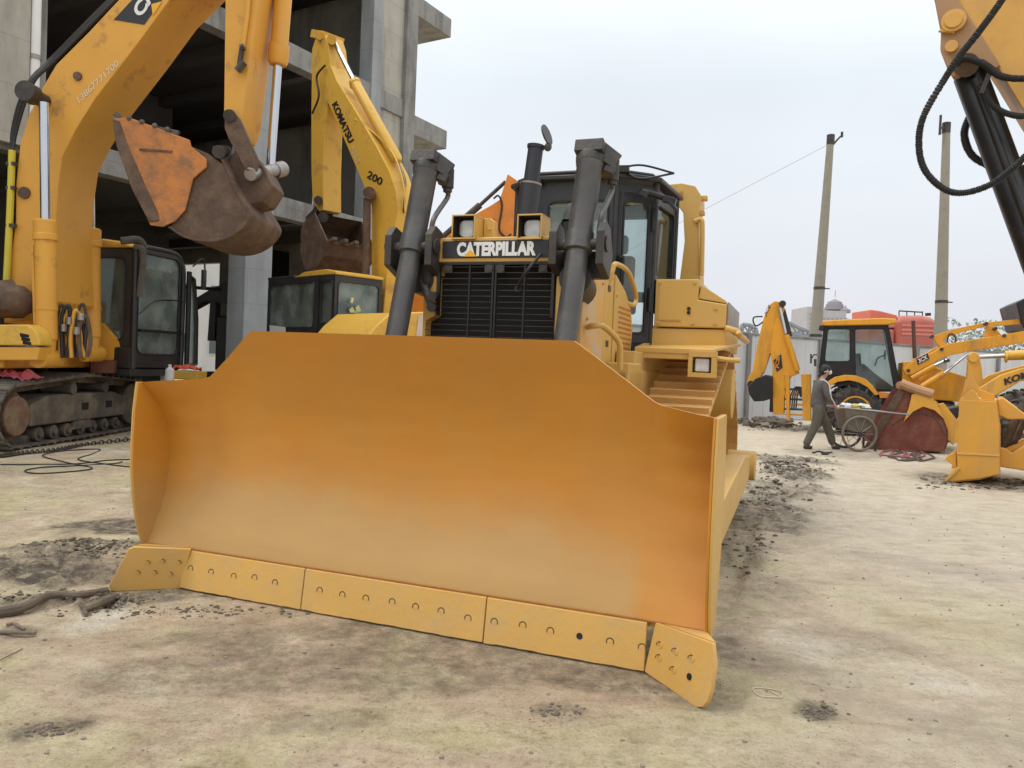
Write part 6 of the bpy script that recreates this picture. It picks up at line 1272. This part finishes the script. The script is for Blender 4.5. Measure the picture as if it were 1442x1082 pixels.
for s, hd in ((-1, hN), (1, hF)): chain(jj, je, 3, [(.0, .175*s, 1.33, .072), (.05 if s < 0 else .02, .21*s, 1.08, .062), (hd[0]-.045, hd[1], hd[2]+.06, .045)])
jk = skin('jacket', jj, je, X['jacket'], Pn)
tj = [(-.03, 0, .96, (.13, .115)), (-.03, 0, .84, (.13, .12))]; te = [(0, 1)]
chain(tj, te, 1, [(-.06, -.09, .76, .115), (-.10, -.10, .50, .095), (-.22, -.10, .22, .082), (-.285, -.10, .065, .075)])
chain(tj, te, 1, [(.03, .09, .76, .115), (.20, .10, .50, .095), (.31, .10, .22, .082), (.345, .10, .07, .075)])
skin('trousers', tj, te, X['trousers'], Pn)
for x, y, z in ((-.29, -.10, .045), (.36, .10, .045)):
    skin('shoe', [(x-.04, y, z, .045), (x+.06, y, z-.004, .042), (x+.15, y, z-.012, .032)], [(0, 1), (1, 2)], X['shoe'], Pn)
m = MB(); m.ball((.075, 0, 1.615), .102, (1.02, .86, .95), 16, .03); m.ball((.03, 0, 1.57), .085, (.9, .95, 1), 12, .03); m.obj('hair', X['hair'], Pn, angle=80)
m = MB(); m.ball((.165, 0, 1.555), .048, (.9, 1.1, 1.0), 12); m.obj('face_mask', X['white'], Pn, angle=80)
m = MB(); m.tube([(.155, -.05, 1.56), (.09, -.088, 1.57), (.02, -.075, 1.56)], .006, 6); m.obj('mask_strap', X['white'], Pn)
m = MB(); m.ball((.18, 0, 1.59), .014, (1.2, .8, 1.2), 8); m.obj('nose', X['skin'], Pn, angle=80)
for y in (-.032, .032): m = MB(); m.ball((.168, y, 1.612), .009, (.6, 1.2, .8), 8); m.obj('eye', X['hair'], Pn)
for y in (-.084, .084): m = MB(); m.ball((.085, y, 1.585), .022, (.8, .4, 1.3), 8); m.obj('ear', X['skin'], Pn, angle=80)
for s, hd in ((-1, hN), (1, hF)):   # fingers closed round the cart handle
    for k in range(4):
        x = hd[0]+.005+k*.019; r = (.0105, .011, .0105, .009)[k]
        skin('finger', [(x, hd[1]-.018*s, hd[2]+.012, r), (x+.004, hd[1]+.024*s, hd[2]+.004, r), (x+.004, hd[1]+.026*s, hd[2]-.024, r*.9), (x, hd[1]-.002*s, hd[2]-.034, r*.8)], [(0, 1), (1, 2), (2, 3)], X['skin'], Pn, sub=1)
    skin('thumb', [(hd[0]-.01, hd[1]-.01*s, hd[2], .012), (hd[0]+.02, hd[1]-.03*s, hd[2]-.008, .011), (hd[0]+.05, hd[1]-.028*s, hd[2]-.012, .009)], [(0, 1), (1, 2)], X['skin'], Pn, sub=1)
for pts in ([(.05, -.245, 1.34), (.085, -.275, 1.2), (.11, -.275, 1.06), (.2, -.25, .93)], [(-.06, -.14, 1.40), (.0, -.20, 1.385), (.05, -.245, 1.33)]):
    m = MB(); m.tube(pts, .008, 6); m.obj('sleeve_stripe', X['white'], Pn)
# ================================================================== HAND CART
Ct = Thing('hand_cart', 'rusty two-wheeled hand cart loaded with rubbish, pushed by the walking person', 'cart', (6.95, 15.6), 0)
for y in (-.32, .32):
    m = MB(); c = Vector((.0, y, .36)); n_ = 40
    m.rings([c+Vector((math.cos(2*math.pi*i/n_), 0, math.sin(2*math.pi*i/n_)))*.335 for i in range(n_+1)], [.027]*(n_+1), 10, caps=False); wh = m.obj('wheel', X['cart_metal'] if y < 0 else X['rubber'], Ct)
    m = MB(); m.cyl(c-Vector((0, .05, 0)), c+Vector((0, .05, 0)), .04, n=12)
    m.obj('hub', X['dark_steel'], wh)
    m = MB()
    for i in range(10): t = 2*math.pi*i/10; m.cyl(c, c+Vector((math.cos(t), 0, math.sin(t)))*.32, .006, n=5)
    m.obj('spokes', X['worn_steel'], wh)
m = MB(); m.cyl((0, -.36, .36), (0, .36, .36), .02, n=10); m.obj('axle', X['dark_steel'], Ct)
m = MB(); P = [(-.30, -.27, .84), (.34, -.27, .81), (.26, -.24, .40), (-.20, -.24, .42)]; Pb = [(a, -b_, c_) for a, b_, c_ in P]
m.prism([Vector(p) for p in P], (0, .012, 0)); m.prism([Vector(p) for p in Pb], (0, -.012, 0)); m.prism([P[0], P[3], Pb[3], Pb[0]], (.012, 0, 0)); m.prism([P[1], P[2], Pb[2], Pb[1]], (-.012, 0, 0)); m.prism([P[2], P[3], Pb[3], Pb[2]], (0, 0, .012)); m.obj('tray', X['cart_metal'], Ct)
for y in (-.29, .29): m = MB(); m.cyl((-.62, y*.9, .875), (1.0, y, .78), .017, n=8); m.obj('handle_bar', X['worn_steel'], Ct)
m = MB(); m.bar((.34, -.26, .6), (.36, -.26, .02), .04, .03); m.bar((.34, .26, .6), (.36, .26, .02), .04, .03); m.obj('prop_stand', X['dark_steel'], Ct)
for i, (nm, lb) in enumerate((('rubbish', 'crumpled white paper rubbish heaped in the hand cart'), ('cloth', 'crumpled yellow cloth on top of the rubbish in the hand cart'), ('plastic_sheet', 'pale plastic sheet sticking up at the far end of the hand cart'))):
    m = MB(); c = Vector((6.78+i*.17, 15.6, .87)); m.ball(c, .11, (1.3, 1.4, .7), 12, .32); tag(m.obj(nm, (X['white_bag'], mat('cloth_yellow', (.55, .45, .12), .8), mat('pale_plastic', (.6, .62, .55), .5))[i]), lb, nm.replace('_', ' '))

# ================================================================== WALL, POLES, TANKER, FAR BUILDINGS, TREES
Wl = Thing('perimeter_wall', 'long light grey sheet wall with a thin coping behind the backhoe loader', 'wall', (7.17, 24.5), rad(27))
m = MB()
m.box(-6, 42, .06, .2, 0, 2.70); m.obj('panel', X['wall_sheet'], Wl)
m = MB(); x = -6
while x < 41.9: m.prism([(x, .059, .02), (x+.10, .059, .02), (x+.08, .045, .02), (x+.02, .045, .02)], (0, 0, 2.66)); x += .45
pr = m.obj('rib', X['wall_sheet'], Wl); pr['kind'] = 'stuff'
m = MB(); m.box(-6, 42, .02, .24, 2.702, 2.78); m.obj('coping', X['concrete'], Wl, bevel=.01)
for x in (-1.6, .35, 3.6, 8.6, 13.6, 18.6):
    m = MB(); m.box(x, x+.14, -.06, .018, 0, 2.72); m.obj('post', X['concrete'], Wl, bevel=.01)
def pole(u0, v0, u1, v1, Y, label, hw, cw):
    a = G.L(u0, v0, y=Y); top = G.L(u1, v1, y=Y); a = a+(a-top)*(a.z/(top.z-a.z)); 
    t = Thing('utility_pole', label, 'utility pole', (a.x, Y), 0, 'concrete utility poles'); d = top-a; d.y = 0
    o = Vector((0, 0, 0)); m = MB(); m.steps(o, d, [(0, .26), (.5, .255), (d.length, .125)], 20); m.obj('shaft', X['pole_concrete'], t)
    for f_ in cw:
        m = MB(); r = .26-.13*f_+.01; m.cyl(d*f_, d*f_+Vector((0, 0, .10)), r, n=16); m.bar(d*f_+Vector((r, 0, .05)), d*f_+Vector((r+.18, 0, .05)), .04, .04); m.obj('band', X['dark_steel'], t)
    m = MB(); m.cyl(d-Vector((0, 0, .35)), d+Vector((0, 0, .02)), .145, n=16)
    if hw: m.tube([d+Vector((.1, 0, -.35)), d+Vector((.3, 0, -.1)), d+Vector((.42, 0, .02))], .035, 6); m.cyl(d+Vector((.42, 0, -.05)), d+Vector((.42, 0, .15)), .05, n=8)
    else: m.bar(d+Vector((-.14, -.1, -.2)), d+Vector((-.3, -.1, -.2)), .06, .06); m.cyl(d+Vector((-.28, -.1, -.45)), d+Vector((-.28, -.1, .25)), .045, n=8)
    m.obj('pole_top', X['dark_steel'], t); return t, d
t1, d1 = pole(1149, 470, 1170, 191, 29.5, 'leaning concrete utility pole behind the backhoe arm, left one of two', True, (.45, .28))
t2, d2 = pole(1325, 455, 1333, 174, 28.0, 'upright concrete utility pole behind the red tanker, right one of two', False, (.40,))
m = MB(); top = Vector(t1.o.tolist())+d1; e1 = G.L(985, 299, y=30.5); e2 = G.L(800, 400, y=31); m.tube([top-Vector((0, 0, .3)), e1, e2], .008, 5, 10); tag(m.obj('overhead_wire', X['worn_steel']), 'thin overhead wire running from the leaning pole behind the bulldozer', 'wire')
Tk = Thing('tanker_truck', 'red tanker truck with a railed top showing above the grey wall', 'truck', (17, 33.5), 0)
def kt(u, v, y=0.): return Tk.L(u, v, y=y)
m = MB(); m.prism([kt(u, v) for u, v in [(1262, 447), (1275, 444), (1300, 443.5), (1314, 446), (1323, 452), (1327, 462), (1329, 478), (1328, 500), (1262, 500)]], (0, 2.4, 0)); tk = m.obj('tank', X['red_truck'], Tk, bevel=.35, seg=4)
for v in (458, 464.5, 470): m = MB(); m.bar(kt(1270, v, -.01), kt(1325, v+2.0, -.01), .04, .10); m.obj('side_bead', mat('red_light', (.66, .20, .15), .4), tk)
m = MB(); m.prism([kt(u, v, .2) for u, v in [(1226, 436), (1240, 438), (1264, 444), (1262, 462), (1226, 462)]], (0, 1.9, 0)); m.obj('wind_deflector', mat('red_faded', (.66, .16, .10), .45), Tk, bevel=.05)
m = MB(); m.box(kt(1225, 470).x, kt(1262, 470).x, .1, 2.3, .8, kt(1240, 463).z); m.obj('truck_cab', X['red_truck'], Tk, bevel=.1)
m = MB(); a, b_ = kt(1266, 438, .6), kt(1299, 440, .6); m.cyl(a, b_, .03, n=6)
for u in (1266, 1277, 1288, 1299): m.cyl(kt(u, 438.5, .6), kt(u, 446, .6), .025, n=6)
m.obj('top_rail', X['dark_steel'], Tk)
m = MB(); m.cyl(kt(1307, 441, .8), kt(1307, 445, .8), .12, n=10); m.obj('filler_cap', X['dark_steel'], Tk)
m = MB(); m.box(kt(1228, 0).x, kt(1326, 0).x, .3, 2.1, .6, .85); m.obj('chassis', X['black_paint'], Tk)
for u in (1240, 1300, 1316): tyre(Tk, (kt(u, 500).x, .15, .5), (0, 1, 0), .5, .25, .3, lugs=10)
Dm = Thing('domed_building', 'distant hazy grey city building with a small dome behind the left pole', 'building', (120, 300), 0)
def dm(u, v, y=0.): return Dm.L(u, v, y=y)
def dbox(u0, u1, v0, name, mt, y0=0, y1=14, z0=0, par=None):
    a, b_ = dm(u0, v0, y0), dm(u1, v0, y0); m = MB(); m.box(a.x, b_.x, y0, y1, z0, a.z); return m.obj(name, X[mt], par or Dm)
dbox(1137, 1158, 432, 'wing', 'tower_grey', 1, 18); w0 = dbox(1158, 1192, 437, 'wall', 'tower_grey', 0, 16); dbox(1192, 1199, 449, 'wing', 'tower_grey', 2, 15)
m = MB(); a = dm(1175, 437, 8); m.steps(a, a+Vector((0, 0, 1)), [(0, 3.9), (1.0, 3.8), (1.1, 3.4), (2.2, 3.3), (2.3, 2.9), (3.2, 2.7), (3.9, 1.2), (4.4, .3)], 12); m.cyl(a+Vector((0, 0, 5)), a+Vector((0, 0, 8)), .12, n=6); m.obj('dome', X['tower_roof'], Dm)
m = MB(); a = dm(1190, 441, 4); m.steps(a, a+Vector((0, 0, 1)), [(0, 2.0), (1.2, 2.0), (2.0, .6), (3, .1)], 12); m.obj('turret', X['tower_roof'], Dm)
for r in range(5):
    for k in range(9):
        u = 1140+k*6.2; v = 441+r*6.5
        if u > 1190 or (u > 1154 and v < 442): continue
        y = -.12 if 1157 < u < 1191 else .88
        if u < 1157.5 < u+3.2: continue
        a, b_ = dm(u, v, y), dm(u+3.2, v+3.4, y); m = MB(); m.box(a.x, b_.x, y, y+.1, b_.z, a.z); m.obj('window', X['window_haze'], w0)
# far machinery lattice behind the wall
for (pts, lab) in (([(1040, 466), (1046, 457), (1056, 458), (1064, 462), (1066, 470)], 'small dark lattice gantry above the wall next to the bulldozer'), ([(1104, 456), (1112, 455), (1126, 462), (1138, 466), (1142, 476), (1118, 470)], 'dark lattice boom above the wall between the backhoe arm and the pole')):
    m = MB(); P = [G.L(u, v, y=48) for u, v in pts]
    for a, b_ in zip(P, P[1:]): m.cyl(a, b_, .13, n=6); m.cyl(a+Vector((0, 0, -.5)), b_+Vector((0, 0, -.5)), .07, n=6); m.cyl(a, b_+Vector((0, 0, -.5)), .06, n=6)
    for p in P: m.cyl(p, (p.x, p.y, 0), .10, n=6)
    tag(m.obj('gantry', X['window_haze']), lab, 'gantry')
def tree(name, lab, u, v, Y, w_, h_, n_, group, ml='leaf_far', leaf=.22):
    top = G.L(u, v, y=Y); t = Thing(name, lab, 'tree', (top.x, Y), 0, group); H = top.z
    m = MB(); m.steps((0, 0, 0), (0, 0, 1), [(0, .22), (H*.4, .15), (H*.75, .05)], 8)
    for i in range(7): a = i*2.4; m.cyl((0, 0, H*(.35+.05*i)), (math.cos(a)*w_*.35, math.sin(a)*w_*.3, H*(.6+.05*i)), .06, .015, 6)
    m.obj('trunk', X['wood'], t); m = MB(); rnd = random.Random(u)
    cl = [(rnd.gauss(0, w_*.28), rnd.gauss(0, w_*.22), H-h_*rnd.uniform(.12, .95), w_*rnd.uniform(.10, .2)) for _ in range(22)]
    for i in range(n_):
        c0 = rnd.choice(cl); c = Vector((c0[0]+rnd.gauss(0, c0[3]), c0[1]+rnd.gauss(0, c0[3]), min(H, c0[2]+rnd.gauss(0, c0[3]*.7))))
        a = Vector((rnd.uniform(-1, 1), rnd.uniform(-1, 1), rnd.uniform(-1, 1))).normalized()*leaf; b_ = a.cross(Vector((rnd.uniform(-1, 1), rnd.uniform(-1, 1), .3))).normalized()*leaf*.6
        m.add([c-a, c+b_, c+a, c-b_], [(0, 1, 2, 3)])
    m.obj('crown', X[ml], t)
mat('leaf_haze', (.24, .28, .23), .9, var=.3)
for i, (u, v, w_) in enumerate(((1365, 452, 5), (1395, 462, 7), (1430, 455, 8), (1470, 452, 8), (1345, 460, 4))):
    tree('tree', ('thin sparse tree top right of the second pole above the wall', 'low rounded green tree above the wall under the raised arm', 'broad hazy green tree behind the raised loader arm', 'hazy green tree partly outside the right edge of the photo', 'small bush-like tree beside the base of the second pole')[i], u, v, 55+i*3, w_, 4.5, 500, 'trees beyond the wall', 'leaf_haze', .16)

# ================================================================== LOOSE THINGS ON THE GROUND
def lay(pts, r, up=.0): return [Vector((*gpt(u, v), max(gfun(*gpt(u, v))[0], -.002)+r+up)) for u, v in pts]
def cable(name, pts, r, material, lab, cat='cable', group=None):
    m = MB(); m.tube(lay(pts, r), r, 6, 8); return tag(m.obj(name, material), lab, cat, group)
cable('cable', [(0, 655), (50, 655), (110, 654), (150, 650), (185, 648)], .008, X['cable'], 'thin straight black cable lying along the ground by the left track')
cable('cable', [(190, 660), (150, 656), (110, 648), (130, 640), (140, 634), (100, 636), (60, 642), (90, 652), (130, 662), (60, 668), (35, 664), (60, 659), (110, 657), (160, 655), (172, 652)], .008, X['cable'], 'thin black cable looped in wide ovals on the ground by the left track')
m = MB(); P = cat_path(lay([(0, 645), (30, 641), (80, 637), (120, 629), (195, 619)], .02), 14)
for i in range(0, len(P)-1):
    a, b_ = P[i], P[i+1]; c = (a+b_)/2; d_ = (b_-a).normalized(); s_ = Vector((-d_.y, d_.x, 0)) if i % 2 else Vector((0, 0, 1)); L_ = (b_-a).length*.62
    m.rings([c+d_*math.cos(t)*L_+s_*math.sin(t)*.032 for t in [2*math.pi*k/10 for k in range(11)]], [.010]*11, 5, caps=False)
tag(m.obj('chain', X['dark_steel']), 'rusty chain laid along the foot of the left excavator track', 'chain')
def rope(c, n_, s, seed):
    r = random.Random(seed); out = []
    a = r.uniform(0, 6)
    for i in range(n_): a += r.uniform(.5, 1.1); out.append((c[0]+s[0]*math.cos(a)*r.uniform(.4, 1)+i*s[2], c[1]+s[1]*math.sin(a)*r.uniform(.4, 1)))
    return out
cable('rope', rope((1250, 640), 26, (26, 7, 1.6), 3), .016, mat('rope_red', (.30, .10, .09), .8), 'tangled dull red rope in front of the rusty bucket', 'rope')
cable('rope', rope((1262, 644), 24, (28, 8, 2.0), 5), .016, mat('rope_dark', (.10, .075, .065), .8), 'tangled dark rope lying over the red rope by the rusty bucket', 'rope')
cable('hose', rope((1150, 640), 12, (12, 2.2, 2.), 9), .016, X['cable'], 'black hose end trailing by the feet of the person', 'hose')
cable('wire', [(385, 0+868), (395, 870)], .003, X['cable'], 'short wire scrap') if False else None
def stick_(pts, r, lab, name='branch', ml='wood'):
    m = MB(); P = cat_path(lay(pts, r*.6), 6); m.rings(P, [r*(.65+.5*noise.noise(p*7)) for p in P], 8); return tag(m.obj(name, X[ml]), lab, 'branch')
stick_([(-30, 872), (30, 862), (70, 853), (110, 848), (150, 838)], .035, 'long dark splintered branch running in from the left edge')
stick_([(108, 846), (114, 856), (122, 868)], .016, 'short side twig pointing to the camera off the long branch')
stick_([(118, 862), (134, 857), (150, 850), (166, 844)], .035, 'pale broken log stub near the left end bit of the blade', 'log', 'track_grey')
stick_([(0, 892), (20, 893), (50, 894)], .016, 'small pale stick nearest the left edge of the photo')
stick_([(10, 882), (20, 880), (34, 888)], .012, 'small dark twig just above the pale stick')
stick_([(0, 930), (18, 921), (32, 914)], .004, 'thin straw lying in the lower left')
cable('wire', [(1085, 975), (1100, 984), (1098, 975), (1062, 972), (1070, 984), (1100, 985)], .003, mat('wire_pale', (.5, .42, .33), .6), 'bent pale wire scrap on the ground right of the end bit', 'wire')
m = MB()
for i in range(60):
    x, y = gpt(1085+random.gauss(0, 28), 596+random.gauss(0, 2.2)); r = random.uniform(.05, .16); m.ball((x, y, r*.3), r, (1.2, 1, .7), 7, .3)
struct(m.obj('rubble', X['dark_clod']), 'stuff')
